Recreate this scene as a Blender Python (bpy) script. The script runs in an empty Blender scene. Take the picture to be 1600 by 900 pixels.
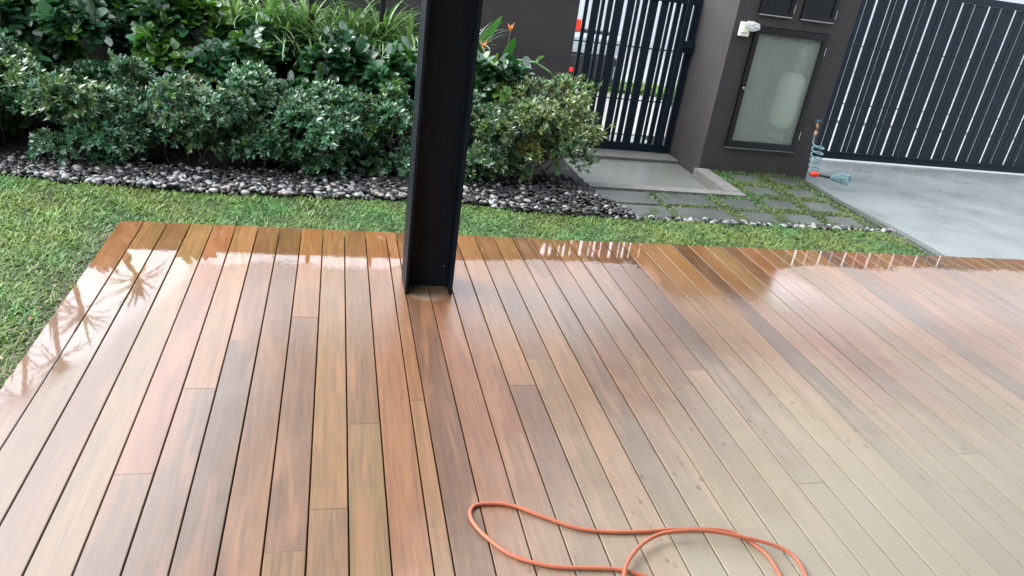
import bpy, bmesh, math, random
import numpy as np
from mathutils import Vector, Matrix

# ------------------------------------------------------------------ camera, world, sun, exposure
K = 4.0 / 3.0            # layout below is drawn in units of 4/3 m; everything is scaled to metres at the end
scene = bpy.context.scene
COL = scene.collection
random.seed(7)
rng = np.random.default_rng(11)

CAMLOC = Vector((1.0132, 0.0, 1.5))
cam_d = bpy.data.cameras.new("camera")
cam = bpy.data.objects.new("camera", cam_d)
COL.objects.link(cam)
Rr = Vector((0.970008, -0.205408, 0.129968))
Uu = Vector((-0.025207, 0.446803, 0.894277))
Ff = Vector((0.241762, 0.870732, -0.428225))
m3 = Matrix((Rr, Uu, -Ff)).transposed()
cam.matrix_world = Matrix.Translation(CAMLOC * K) @ m3.to_4x4()
cam_d.sensor_width = 36.0
cam_d.lens = 36.0 * 1141.1 / 1600.0
cam_d.clip_start = 0.05
cam_d.clip_end = 2000.0
scene.camera = cam

world = bpy.data.worlds.new("World")
scene.world = world
world.use_nodes = True
wn = world.node_tree.nodes; wl = world.node_tree.links
wn.clear()
SUN_EL, SUN_AZ = 48.0, -75.0         # veiled sun to the left (azimuth from +Y towards +X)
sky = wn.new("ShaderNodeTexSky"); sky.sky_type = 'NISHITA'; sky.sun_disc = False
sky.sun_elevation = math.radians(SUN_EL); sky.sun_rotation = math.radians(SUN_AZ)
sky.air_density = 1.0; sky.dust_density = 6.0; sky.ozone_density = 1.0
hs = wn.new("ShaderNodeHueSaturation"); hs.inputs['Saturation'].default_value = 0.32
hs.inputs['Value'].default_value = 1.0
cn = wn.new("ShaderNodeTexNoise"); cn.inputs['Scale'].default_value = 2.2; cn.inputs['Detail'].default_value = 6
tcw = wn.new("ShaderNodeTexCoord")
mr = wn.new("ShaderNodeMapRange"); mr.inputs['From Min'].default_value = 0.35; mr.inputs['From Max'].default_value = 0.7
mr.inputs['To Min'].default_value = 0.85; mr.inputs['To Max'].default_value = 1.25
mx = wn.new("ShaderNodeVectorMath"); mx.operation = 'SCALE'
bg = wn.new("ShaderNodeBackground"); bg.inputs['Strength'].default_value = 0.15
wo = wn.new("ShaderNodeOutputWorld")
ov = wn.new("ShaderNodeMix"); ov.data_type = 'RGBA'; ov.inputs[0].default_value = 0.72
ov.inputs[7].default_value = (6.1, 6.5, 7.25, 1)          # thick cloud deck over the clear-sky colours
wl.new(hs.outputs[0], ov.inputs[6])
wl.new(sky.outputs[0], hs.inputs['Color']); wl.new(tcw.outputs['Generated'], cn.inputs['Vector'])
wl.new(cn.outputs['Fac'], mr.inputs['Value']); wl.new(ov.outputs[2], mx.inputs[0]); wl.new(mr.outputs[0], mx.inputs['Scale'])
wl.new(mx.outputs[0], bg.inputs['Color']); wl.new(bg.outputs[0], wo.inputs['Surface'])

sd = bpy.data.lights.new("sun", 'SUN'); sd.energy = 0.9; sd.angle = math.radians(40); sd.color = (1.0, 0.98, 0.95)
sun = bpy.data.objects.new("sun", sd); COL.objects.link(sun)
el, az = math.radians(SUN_EL), math.radians(SUN_AZ)
sdir = Vector((math.sin(az) * math.cos(el), math.cos(az) * math.cos(el), math.sin(el)))
sun.rotation_euler = sdir.to_track_quat('Z', 'Y').to_euler()

scene.view_settings.view_transform = 'Standard'
scene.view_settings.look = 'None'
scene.view_settings.gamma = 1.0
scene.view_settings.use_curve_mapping = False
scene.view_settings.exposure = 2.04
scene.render.engine = 'CYCLES'
scene.cycles.max_bounces = 6
scene.cycles.use_denoising = True

# ------------------------------------------------------------------ helpers
def tag(o, label=None, cat=None, group=None, kind=None):
    if label: o['label'] = label
    if cat: o['category'] = cat
    if group: o['group'] = group
    if kind: o['kind'] = kind
    return o

def empty(name, loc, label, cat, group=None, rz=0.0):
    o = bpy.data.objects.new(name, None); COL.objects.link(o)
    o.location = loc; o.rotation_euler = (0, 0, rz)
    return tag(o, label, cat, group)

def link(name, me, mat, parent=None, loc=(0, 0, 0)):
    o = bpy.data.objects.new(name, me); COL.objects.link(o); o.location = loc
    if mat is not None and not me.materials: me.materials.append(mat)
    if parent is not None: o.parent = parent
    return o

class MB:
    """collects boxes, tubes and prisms into one mesh"""
    def __init__(s): s.bm = bmesh.new()
    def box(s, x0, x1, y0, y1, z0, z1, bev=0.0, rot=None, org=None):
        b = bmesh.new()
        bmesh.ops.create_cube(b, size=1.0)
        for v in b.verts:
            v.co = Vector(((x0 + x1) / 2 + v.co.x * (x1 - x0), (y0 + y1) / 2 + v.co.y * (y1 - y0), (z0 + z1) / 2 + v.co.z * (z1 - z0)))
        if bev > 0:
            bmesh.ops.bevel(b, geom=b.edges[:], offset=bev, segments=2, affect='EDGES', profile=0.6)
        if rot is not None:
            bmesh.ops.rotate(b, verts=b.verts, cent=Vector(org), matrix=rot)
        s._merge(b); return s
    def _merge(s, b):
        me = bpy.data.meshes.new("tmp"); b.to_mesh(me); b.free(); s.bm.from_mesh(me); bpy.data.meshes.remove(me)
    def tube(s, pts, r, seg=8, closed=False, cap=True, flat=1.0):
        pts = [Vector(p) for p in pts]; n = len(pts)
        rs = r if isinstance(r, (list, tuple)) else [r] * n
        rings = []; prev = None
        for i, p in enumerate(pts):
            a = pts[(i - 1) % n] if (i > 0 or closed) else p
            c = pts[(i + 1) % n] if (i < n - 1 or closed) else p
            t = (c - a).normalized()
            if prev is None:
                ref = Vector((0, 0, 1)) if abs(t.z) < 0.9 else Vector((1, 0, 0))
                u = t.cross(ref).normalized()
            else:
                u = (prev - t * prev.dot(t)).normalized()
            prev = u; w = t.cross(u)
            rings.append([s.bm.verts.new(p + (u * math.cos(2 * math.pi * k / seg) + w * flat * math.sin(2 * math.pi * k / seg)) * rs[i]) for k in range(seg)])
        m = n if closed else n - 1
        for i in range(m):
            A, B = rings[i], rings[(i + 1) % n]
            for k in range(seg):
                f = s.bm.faces.new((A[k], A[(k + 1) % seg], B[(k + 1) % seg], B[k])); f.smooth = True
        if cap and not closed:
            s.bm.faces.new(list(reversed(rings[0]))); s.bm.faces.new(rings[-1])
        return s
    def poly(s, pts):
        s.bm.faces.new([s.bm.verts.new(p) for p in pts]); return s
    def prism(s, xy, z0, z1):
        a = [s.bm.verts.new((x, y, z0)) for x, y in xy]; b = [s.bm.verts.new((x, y, z1)) for x, y in xy]
        s.bm.faces.new(list(reversed(a))); s.bm.faces.new(b); n = len(xy)
        for i in range(n): s.bm.faces.new((a[i], a[(i + 1) % n], b[(i + 1) % n], b[i]))
        return s
    def lathe(s, prof, cx, cy, seg=20, axis='z', cz=0):
        rings = []
        for r, h in prof:
            ring = []
            for k in range(seg):
                an = 2 * math.pi * k / seg
                if axis == 'z': co = (cx + r * math.cos(an), cy + r * math.sin(an), h)
                elif axis == 'y': co = (cx + r * math.cos(an), h, cz + r * math.sin(an))
                else: co = (h, cy + r * math.cos(an), cz + r * math.sin(an))
                ring.append(s.bm.verts.new(co))
            rings.append(ring)
        for i in range(len(rings) - 1):
            for k in range(seg):
                f = s.bm.faces.new((rings[i][k], rings[i][(k + 1) % seg], rings[i + 1][(k + 1) % seg], rings[i + 1][k])); f.smooth = True
        s.bm.faces.new(list(reversed(rings[0]))); s.bm.faces.new(rings[-1]); return s
    def build(s, name, mat, parent=None, origin=None):
        me = bpy.data.meshes.new(name)
        bmesh.ops.recalc_face_normals(s.bm, faces=s.bm.faces)
        s.bm.to_mesh(me); s.bm.free()
        if parent is not None and origin is None: origin = parent.location
        if origin is not None: me.transform(Matrix.Translation(-Vector(origin)))
        return link(name, me, mat, parent, (0, 0, 0) if parent is not None else (origin if origin is not None else (0, 0, 0)))

def np_mesh(name, V, F, C=None, smooth=True):
    """V (n,3), F (m,3|4) int, C (n,3) vertex colour"""
    me = bpy.data.meshes.new(name)
    V = np.asarray(V, dtype=np.float32); F = np.asarray(F, dtype=np.int32)
    k = F.shape[1]
    me.vertices.add(len(V)); me.vertices.foreach_set("co", V.ravel())
    me.loops.add(F.size); me.loops.foreach_set("vertex_index", F.ravel())
    me.polygons.add(len(F)); me.polygons.foreach_set("loop_start", np.arange(0, F.size, k, dtype=np.int32))
    me.polygons.foreach_set("loop_total", np.full(len(F), k, dtype=np.int32))
    me.polygons.foreach_set("use_smooth", np.full(len(F), smooth, dtype=bool))
    if C is not None:
        a = me.color_attributes.new("Col", 'FLOAT_COLOR', 'POINT')
        c4 = np.ones((len(V), 4), dtype=np.float32); c4[:, :3] = C
        a.data.foreach_set("color", c4.ravel())
    me.update(calc_edges=True); me.validate()
    return me

def frames(D, N):
    """orthonormal frames, y along D, z near N -> (n,3,3) with columns x,y,z"""
    y = D / np.linalg.norm(D, axis=1, keepdims=True)
    x = np.cross(y, N); x /= np.maximum(np.linalg.norm(x, axis=1, keepdims=True), 1e-6)
    z = np.cross(x, y)
    return np.stack([x, y, z], axis=2)

def scatter(T, TF, P, M, S, C, name, jitter_last=None):
    """instances template T (k,3) faces TF at P with frames M, scale S (n,) or (n,3), colour C (n,3)"""
    n = len(P); k = len(T)
    S = S[:, None] * np.ones(3) if S.ndim == 1 else S
    L = T[None] * S[:, None, :]
    V = np.einsum('nij,nkj->nki', M, L) + P[:, None, :]
    F = TF[None] + (np.arange(n) * k)[:, None, None]
    Cv = np.repeat(C[:, None, :], k, axis=1)
    return V.reshape(-1, 3), F.reshape(-1, TF.shape[1]), Cv.reshape(-1, 3)

# ------------------------------------------------------------------ materials
def mat(name, base=(0.5, 0.5, 0.5), rough=0.6, spec=0.5, metal=0.0, noise=0.0, nscale=20, bump=0.0, bscale=60, coat=0.0, attr=None, coatr=0.1, streak=0.0):
    m = bpy.data.materials.new(name); m.use_nodes = True
    nt = m.node_tree; n = nt.nodes; l = nt.links; b = n['Principled BSDF']
    b.inputs['Base Color'].default_value = (*base, 1); b.inputs['Roughness'].default_value = rough
    b.inputs['Specular IOR Level'].default_value = spec; b.inputs['Metallic'].default_value = metal
    b.inputs['Coat Weight'].default_value = coat; b.inputs['Coat Roughness'].default_value = coatr
    tc = n.new('ShaderNodeTexCoord')
    src = None
    if attr:
        a = n.new('ShaderNodeAttribute'); a.attribute_name = attr; src = a.outputs['Color']; l.new(src, b.inputs['Base Color'])
    if noise > 0:
        t = n.new('ShaderNodeTexNoise'); t.inputs['Scale'].default_value = nscale; t.inputs['Detail'].default_value = 6; t.inputs['Roughness'].default_value = 0.65
        l.new(tc.outputs['Object'], t.inputs['Vector'])
        r = n.new('ShaderNodeMapRange'); r.inputs['From Min'].default_value = 0.3; r.inputs['From Max'].default_value = 0.7
        r.inputs['To Min'].default_value = 1 - noise; r.inputs['To Max'].default_value = 1 + noise
        l.new(t.outputs['Fac'], r.inputs['Value'])
        fac = r.outputs[0]
        if streak > 0:
            mp = n.new('ShaderNodeVectorMath'); mp.operation = 'MULTIPLY'; mp.inputs[1].default_value = (9, 9, 0.7); l.new(tc.outputs['Object'], mp.inputs[0])
            ts = n.new('ShaderNodeTexNoise'); ts.inputs['Scale'].default_value = 1.6; ts.inputs['Detail'].default_value = 7; ts.inputs['Roughness'].default_value = 0.7; l.new(mp.outputs[0], ts.inputs['Vector'])
            rs = n.new('ShaderNodeMapRange'); rs.inputs['From Min'].default_value = 0.35; rs.inputs['From Max'].default_value = 0.7; rs.inputs['To Min'].default_value = 1 - streak; rs.inputs['To Max'].default_value = 1 + streak
            l.new(ts.outputs['Fac'], rs.inputs['Value']); mu = n.new('ShaderNodeMath'); mu.operation = 'MULTIPLY'; l.new(fac, mu.inputs[0]); l.new(rs.outputs[0], mu.inputs[1]); fac = mu.outputs[0]
        v = n.new('ShaderNodeVectorMath'); v.operation = 'SCALE'
        if src is not None: l.new(src, v.inputs[0])
        else: v.inputs[0].default_value = base
        l.new(fac, v.inputs['Scale']); l.new(v.outputs[0], b.inputs['Base Color'])
        r2 = n.new('ShaderNodeMapRange'); r2.inputs['To Min'].default_value = max(0.02, rough - 0.12); r2.inputs['To Max'].default_value = min(1, rough + 0.12)
        l.new(t.outputs['Fac'], r2.inputs['Value']); l.new(r2.outputs[0], b.inputs['Roughness'])
    if bump > 0:
        t = n.new('ShaderNodeTexNoise'); t.inputs['Scale'].default_value = bscale; t.inputs['Detail'].default_value = 4
        l.new(tc.outputs['Object'], t.inputs['Vector'])
        bp = n.new('ShaderNodeBump'); bp.inputs['Strength'].default_value = bump; bp.inputs['Distance'].default_value = 0.005
        l.new(t.outputs['Fac'], bp.inputs['Height']); l.new(bp.outputs[0], b.inputs['Normal'])
    return m

def leafmat(name, rough=0.32, trans=0.2, spec=0.5):
    m = bpy.data.materials.new(name); m.use_nodes = True
    nt = m.node_tree; n = nt.nodes; l = nt.links; b = n['Principled BSDF']; out = n['Material Output']
    a = n.new('ShaderNodeAttribute'); a.attribute_name = "Col"
    l.new(a.outputs['Color'], b.inputs['Base Color']); b.inputs['Roughness'].default_value = rough; b.inputs['Specular IOR Level'].default_value = spec
    t = n.new('ShaderNodeBsdfTranslucent')
    v = n.new('ShaderNodeVectorMath'); v.operation = 'MULTIPLY'; v.inputs[1].default_value = (1.1, 1.5, 0.5)
    l.new(a.outputs['Color'], v.inputs[0]); l.new(v.outputs[0], t.inputs['Color'])
    mxs = n.new('ShaderNodeMixShader'); mxs.inputs[0].default_value = trans
    l.new(b.outputs[0], mxs.inputs[1]); l.new(t.outputs[0], mxs.inputs[2]); l.new(mxs.outputs[0], out.inputs['Surface'])
    return m

M_leaf = leafmat("glossy_leaf", 0.24, 0.15, 0.8)
M_leaf2 = leafmat("broad_leaf", 0.22, 0.2, 0.8)
M_grass = leafmat("grass_blade", 0.42, 0.25, 0.4)
M_bark = mat("bark", (0.06, 0.045, 0.03), 0.8, noise=0.4, nscale=40)
M_twig = mat("twig", (0.045, 0.036, 0.022), 0.7, noise=0.3, nscale=60)
M_soil = mat("dark_wet_soil", (0.007, 0.0055, 0.0045), 0.7, noise=0.5, nscale=25, bump=1.0, bscale=50)
M_lawnsoil = mat("lawn_soil", (0.026, 0.042, 0.012), 0.85, noise=0.5, nscale=14, bump=1.0, bscale=60)
M_stone = mat("pebble_stone", rough=0.42, attr="Col", noise=0.15, nscale=60)
M_blacksteel = mat("black_painted_steel", (0.005, 0.008, 0.013), 0.5, 0.2, noise=0.2, nscale=12, bump=0.05, bscale=90, streak=0.35)
M_gatepaint = mat("hazed_black_gate_paint", (0.009, 0.016, 0.024), 0.5, 0.15, noise=0.2, nscale=15)  # blue lift imitates rain haze, put into the base colour
M_wall = mat("brown_render", (0.046, 0.042, 0.042), 0.75, 0.25, noise=0.12, nscale=5, bump=0.6, bscale=110, streak=0.07)
M_frame = mat("black_door_frame", (0.006, 0.007, 0.009), 0.35, 0.45)
M_concrete = mat("wet_concrete", (0.27, 0.27, 0.25), 0.4, 0.5, noise=0.22, nscale=4, bump=0.25, bscale=80)
M_kerb = mat("kerb_concrete", (0.12, 0.12, 0.11), 0.65, noise=0.2, nscale=9, bump=0.3, bscale=90)
M_white = mat("white_plastic", (0.75, 0.76, 0.70), 0.4)
M_tank = mat("white_tank", (0.8, 0.82, 0.78), 0.4)
M_steel = mat("bright_steel", (0.6, 0.62, 0.63), 0.25, metal=1.0)
M_hose = mat("orange_hose_rubber", (0.42, 0.125, 0.065), 0.42, 0.4, noise=0.08, nscale=20)
M_teal = mat("blue_green_coil", (0.13, 0.25, 0.27), 0.3, 0.5)
M_red = mat("red_plastic", (0.75, 0.04, 0.02), 0.3)
M_blackp = mat("black_plastic", (0.02, 0.02, 0.022), 0.35)
M_blue = mat("blue_plastic", (0.03, 0.13, 0.32), 0.35)
M_brass = mat("old_brass", (0.35, 0.22, 0.12), 0.35, metal=0.8)

# ---- driveway: pale concrete under a thin film of water
def concrete_wet(name, base, r0, r1):
    m = bpy.data.materials.new(name); m.use_nodes = True
    n = m.node_tree.nodes; l = m.node_tree.links; b = n['Principled BSDF']
    tc = n.new('ShaderNodeTexCoord')
    t = n.new('ShaderNodeTexNoise'); t.inputs['Scale'].default_value = 1.6; t.inputs['Detail'].default_value = 8; t.inputs['Roughness'].default_value = 0.6
    t2 = n.new('ShaderNodeTexNoise'); t2.inputs['Scale'].default_value = 45; t2.inputs['Detail'].default_value = 4
    l.new(tc.outputs['Object'], t.inputs['Vector']); l.new(tc.outputs['Object'], t2.inputs['Vector'])
    r = n.new('ShaderNodeValToRGB'); r.color_ramp.elements[0].position = 0.3; r.color_ramp.elements[1].position = 0.7
    r.color_ramp.elements[0].color = (*[c * 0.93 for c in base], 1); r.color_ramp.elements[1].color = (*[c * 1.07 for c in base], 1)
    l.new(t.outputs['Fac'], r.inputs[0])
    mm = n.new('ShaderNodeMix'); mm.data_type = 'RGBA'; mm.blend_type = 'OVERLAY'; mm.inputs[0].default_value = 0.35
    l.new(r.outputs[0], mm.inputs[6]); l.new(t2.outputs['Fac'], mm.inputs[7]); l.new(mm.outputs[2], b.inputs['Base Color'])
    rr = n.new('ShaderNodeMapRange'); rr.inputs['From Min'].default_value = 0.35; rr.inputs['From Max'].default_value = 0.65
    rr.inputs['To Min'].default_value = r0; rr.inputs['To Max'].default_value = r1
    l.new(t.outputs['Fac'], rr.inputs[0]); l.new(rr.outputs[0], b.inputs['Roughness'])
    bp = n.new('ShaderNodeBump'); bp.inputs['Strength'].default_value = 0.25; bp.inputs['Distance'].default_value = 0.003
    l.new(t2.outputs['Fac'], bp.inputs['Height']); l.new(bp.outputs[0], b.inputs['Normal'])
    return m
M_drive = concrete_wet("wet_driveway", (0.155, 0.175, 0.172), 0.26, 0.40)
M_walk = concrete_wet("wet_walkway", (0.12, 0.128, 0.115), 0.3, 0.5)
M_paver = concrete_wet("paver_stone", (0.058, 0.064, 0.058), 0.25, 0.5)
M_road = concrete_wet("street_surface", (0.20, 0.20, 0.20), 0.2, 0.5)

# ---- deck timber
PITCH, EXTRA, DECKY = 0.10794, 0.05339, 3.69
def deck_material():
    m = bpy.data.materials.new("wet_deck_timber"); m.use_nodes = True
    n = m.node_tree.nodes; l = m.node_tree.links; b = n['Principled BSDF']
    def math_(op, a, c=None, clamp=False):
        q = n.new('ShaderNodeMath'); q.operation = op; q.use_clamp = clamp
        for i, v in enumerate((a, c)):
            if v is None: continue
            if isinstance(v, (int, float)): q.inputs[i].default_value = v
            else: l.new(v, q.inputs[i])
        return q.outputs[0]
    def mapr(v, a, bb, c=0.0, d=1.0, smooth=True):
        q = n.new('ShaderNodeMapRange'); q.interpolation_type = 'SMOOTHSTEP' if smooth else 'LINEAR'
        q.inputs['From Min'].default_value = a; q.inputs['From Max'].default_value = bb
        q.inputs['To Min'].default_value = c; q.inputs['To Max'].default_value = d
        l.new(v, q.inputs['Value']); return q.outputs[0]
    def noise(vec, scale, detail=4, rough=0.55, dist=0.0):
        q = n.new('ShaderNodeTexNoise'); q.inputs['Scale'].default_value = scale; q.inputs['Detail'].default_value = detail
        q.inputs['Roughness'].default_value = rough; q.inputs['Distortion'].default_value = dist
        l.new(vec, q.inputs['Vector']); return q.outputs['Fac']
    def mixc(f, a, c, blend='MIX'):
        q = n.new('ShaderNodeMix'); q.data_type = 'RGBA'; q.blend_type = blend
        if isinstance(f, (int, float)): q.inputs[0].default_value = f
        else: l.new(f, q.inputs[0])
        for i, v in ((6, a), (7, c)):
            if isinstance(v, tuple): q.inputs[i].default_value = (*v, 1)
            else: l.new(v, q.inputs[i])
        return q.outputs[2]
    tc = n.new('ShaderNodeTexCoord')
    sc = n.new('ShaderNodeVectorMath'); sc.operation = 'SCALE'; sc.inputs['Scale'].default_value = 1 / K
    l.new(tc.outputs['Object'], sc.inputs[0]); pos = sc.outputs[0]     # layout units
    sep = n.new('ShaderNodeSeparateXYZ'); l.new(pos, sep.inputs[0]); X, Y = sep.outputs[0], sep.outputs[1]
    col = n.new('ShaderNodeAttribute'); col.attribute_name = "Col"
    ga = n.new('ShaderNodeAttribute'); ga.attribute_name = "grain"       # per-board offset
    # grain coordinates, stretched along the board
    gm = n.new('ShaderNodeVectorMath'); gm.operation = 'MULTIPLY'; gm.inputs[1].default_value = (1.0, 0.045, 1.0); l.new(pos, gm.inputs[0])
    gad = n.new('ShaderNodeVectorMath'); gad.operation = 'ADD'; l.new(gm.outputs[0], gad.inputs[0]); l.new(ga.outputs['Vector'], gad.inputs[1])
    g1 = noise(gad.outputs[0], 78, 7, 0.66, 0.5)
    g2 = noise(gad.outputs[0], 190, 3, 0.6)
    gm2 = n.new('ShaderNodeVectorMath'); gm2.operation = 'MULTIPLY'; gm2.inputs[1].default_value = (1.0, 0.13, 1.0); l.new(pos, gm2.inputs[0])
    gad2 = n.new('ShaderNodeVectorMath'); gad2.operation = 'ADD'; l.new(gm2.outputs[0], gad2.inputs[0]); l.new(ga.outputs['Vector'], gad2.inputs[1])
    g3 = noise(gad2.outputs[0], 11, 3, 0.5, 1.0)
    # dryness
    nb = noise(pos, 2.2, 5, 0.6); nf = noise(pos, 14, 4, 0.6)
    d1 = math_('SUBTRACT', 2.45, Y)
    d2 = math_('SUBTRACT', math_('ADD', math_('MULTIPLY', X, 0.80), 0.42), Y)
    d = math_('MINIMUM', d1, math_('MULTIPLY', d2, 0.8))
    d = math_('ADD', d, math_('MULTIPLY', math_('SUBTRACT', nb, 0.5), 0.7))
    d = math_('ADD', d, math_('MULTIPLY', math_('SUBTRACT', nf, 0.5), 0.15))
    dry = mapr(d, -0.25, 0.75)
    # dry patch sheltered between the column flanges
    dx = math_('SUBTRACT', X, 1.448); dy = math_('SUBTRACT', Y, 2.99)
    rr_ = math_('SQRT', math_('ADD', math_('MULTIPLY', dx, dx), math_('MULTIPLY', dy, dy)))
    shel = mapr(math_('ADD', rr_, math_('MULTIPLY', math_('SUBTRACT', nf, 0.5), 0.02)), 0.110, 0.080, 0.0, 0.55)
    # drops
    vo = n.new('ShaderNodeTexVoronoi'); vo.inputs['Scale'].default_value = 26; vo.inputs['Randomness'].default_value = 1.0
    vm = n.new('ShaderNodeVectorMath'); vm.operation = 'MULTIPLY'; vm.inputs[1].default_value = (1.0, 0.6, 1.0); l.new(pos, vm.inputs[0]); l.new(vm.outputs[0], vo.inputs['Vector'])
    spot = mapr(vo.outputs['Distance'], 0.14, 0.24, 1.0, 0.0)
    band = math_('MULTIPLY', mapr(d, 0.02, 0.3), mapr(d, 0.95, 0.35))
    sel = mapr(noise(pos, 5.0, 3), 0.50, 0.58)
    spot = math_('MULTIPLY', math_('MULTIPLY', spot, band), sel)
    dryf = math_('MAXIMUM', dry, shel)
    dryf = math_('MULTIPLY', dryf, math_('SUBTRACT', 1.0, math_('MULTIPLY', spot, 0.5)))
    # wet colour
    gv = mapr(g1, 0.28, 0.72, 0.62, 1.34, False)
    gv = math_('MULTIPLY', gv, mapr(g2, 0.3, 0.7, 0.86, 1.14, False))
    wc = n.new('ShaderNodeVectorMath'); wc.operation = 'SCALE'; l.new(col.outputs['Color'], wc.inputs[0]); l.new(gv, wc.inputs['Scale'])
    wet = mixc(mapr(g3, 0.48, 0.70, 0.0, 0.42), wc.outputs[0], (0.27, 0.125, 0.055))
    hsn = n.new('ShaderNodeHueSaturation'); hsn.inputs['Saturation'].default_value = 0.68; hsn.inputs['Value'].default_value = 1.75; l.new(wet, hsn.inputs['Color'])
    dryc = mixc(mapr(d, 0.1, 1.0, 0.40, 0.85), hsn.outputs[0], (0.34, 0.312, 0.235))
    # partly dry film greys the deck, with some painted sky sheen
    base0 = mixc(math_('MULTIPLY', mapr(Y, 3.45, 2.9), 0.10), wet, (0.165, 0.138, 0.122))
    base0 = mixc(math_('MULTIPLY', math_('MULTIPLY', mapr(X, 0.9, 0.2), mapr(Y, 3.2, 2.6)), 0.30), base0, (0.145, 0.138, 0.135))  # left boards: lavender-grey sky sheen painted into the base colour
    base1 = mixc(dryf, base0, dryc)
    dk = math_('SUBTRACT', 1.0, math_('MULTIPLY', spot, 0.32))
    bs = n.new('ShaderNodeVectorMath'); bs.operation = 'SCALE'; l.new(base1, bs.inputs[0]); l.new(dk, bs.inputs['Scale']); base = bs.outputs[0]
    l.new(base, b.inputs['Base Color'])
    # water film: standing water along the far edge and down the left side
    nj = noise(pos, 34, 6, 0.75)
    Yn = math_('ADD', Y, math_('ADD', math_('MULTIPLY', math_('SUBTRACT', nb, 0.5), 0.35), math_('MULTIPLY', math_('SUBTRACT', nj, 0.5), 0.26)))
    Xn = math_('ADD', X, math_('MULTIPLY', math_('SUBTRACT', nb, 0.5), 0.4))
    lim = math_('ADD', mapr(X, 0.9, 1.9, 3.22, 3.38), mapr(X, 3.5, 3.9, 0.0, 0.09))
    e1 = mapr(math_('SUBTRACT', Yn, lim), -0.045, 0.035)                  # smooth film along the far edge, ragged rim
    e2 = mapr(math_('SUBTRACT', Xn, math_('MULTIPLY', math_('SUBTRACT', Yn, 2.4), 0.30)), 0.30, 0.12)   # left corner
    e4 = math_('MULTIPLY', mapr(X, 2.6, 2.75), mapr(math_('ADD', X, math_('MULTIPLY', nj, 0.2)), 3.75, 3.6))
    e4 = math_('MULTIPLY', math_('MULTIPLY', e4, mapr(Yn, 2.85, 3.2)), 0.72)
    pud = math_('MAXIMUM', math_('MAXIMUM', e1, e2), e4)
    away = mapr(Y, 3.3, 1.8, 0.26, 0.36, False)
    film = math_('SUBTRACT', 1.0, dryf)
    thin = math_('MULTIPLY', mapr(math_('ADD', X, math_('MULTIPLY', math_('SUBTRACT', nb, 0.5), 0.5)), 0.5, 1.0), mapr(Y, 3.0, 2.3))
    l.new(math_('MULTIPLY', mapr(film, 0.0, 0.7, 0.0, 1.0), math_('SUBTRACT', 1.0, math_('MULTIPLY', thin, 0.62))), b.inputs['Coat Weight'])
    cr = math_('ADD', math_('ADD', math_('MULTIPLY', away, math_('SUBTRACT', 1.0, pud)), 0.03), math_('MULTIPLY', math_('MULTIPLY', nf, 0.08), math_('SUBTRACT', 1.0, pud)))
    cr = math_('SUBTRACT', cr, 0.0, True); l.new(cr, b.inputs['Coat Roughness'])
    b.inputs['Coat IOR'].default_value = 1.78
    l.new(mapr(dryf, 0, 1, 0.42, 0.6, False), b.inputs['Roughness'])
    l.new(mapr(dryf, 0, 1, 0.06, 0.4, False), b.inputs['Specular IOR Level'])
    bp = n.new('ShaderNodeBump'); bp.inputs['Strength'].default_value = 0.25; bp.inputs['Distance'].default_value = 0.0012
    l.new(g1, bp.inputs['Height']); l.new(bp.outputs[0], b.inputs['Normal'])
    # coat ripples
    nr = math_('ADD', noise(pos, 30, 3, 0.5), math_('MULTIPLY', mapr(noise(pos, 150, 2, 0.5), 0.56, 0.66), math_('MULTIPLY', math_('SUBTRACT', 1.0, pud), 0.8)))
    bc = n.new('ShaderNodeBump'); bc.inputs['Strength'].default_value = 0.05; bc.inputs['Distance'].default_value = 0.002
    l.new(nr, bc.inputs['Height']); l.new(bc.outputs[0], b.inputs['Coat Normal'])
    return m
M_deck = deck_material()
M_joist = mat("dark_joist", (0.025, 0.016, 0.012), 0.9)

# ------------------------------------------------------------------ ground and paving
ZL = -0.06                                     # soil level of the lawn
def sheet(name, xy, z, m, t=0.0, kind='structure'):
    mb = MB()
    if t > 0: mb.prism(xy, z - t, z)
    else: mb.poly([(x, y, z) for x, y in xy])
    o = mb.build(name, m); tag(o, kind=kind); return o

sheet("ground", [(-150, -150), (150, -150), (150, 150), (-150, 150)], -0.30, M_soil)
# lawn soil (L-shaped, left of the deck and along its far edge) with gentle relief
def relief(name, x0, x1, y0, y1, nx, ny, z, amp, m):
    xs = np.linspace(x0, x1, nx); ys = np.linspace(y0, y1, ny)
    gx, gy = np.meshgrid(xs, ys)
    gz = z + amp * (np.sin(gx * 7 + np.cos(gy * 5)) * 0.4 + np.sin(gy * 11 + gx * 3) * 0.3 + rng.normal(0, 0.3, gx.shape))
    V = np.stack([gx, gy, gz], -1).reshape(-1, 3)
    i = np.arange(nx * ny).reshape(ny, nx)
    F = np.stack([i[:-1, :-1], i[:-1, 1:], i[1:, 1:], i[1:, :-1]], -1).reshape(-1, 4)
    return tag(link(name, np_mesh(name, V, F), m), kind='structure')
relief("lawn", -4.0, 5.0, -2.0, 4.48, 120, 90, ZL, 0.006, M_lawnsoil)
relief("garden_bed", -5.0, 2.83, 4.485, 6.0, 110, 40, ZL + 0.008, 0.010, M_soil)

# walkway basin in front of the narrow gate
sheet("walkway", [(2.84, 4.89), (3.985, 4.99), (4.04, 5.55), (4.045, 6.9), (2.84, 6.9)], -0.13, M_walk, 0.1)
sheet("walkway_step", [(2.9, 5.93), (4.04, 5.95), (4.04, 6.4), (2.9, 6.4)], -0.105, M_kerb, 0.02)
kb = MB(); kb.box(4.0, 4.13, 4.975, 5.56, -0.2, -0.045, 0.004); kb.box(2.84, 4.13, 4.87, 4.97, -0.2, -0.046, 0.004)
tag(kb.build("kerb", M_kerb), kind='structure')
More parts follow.
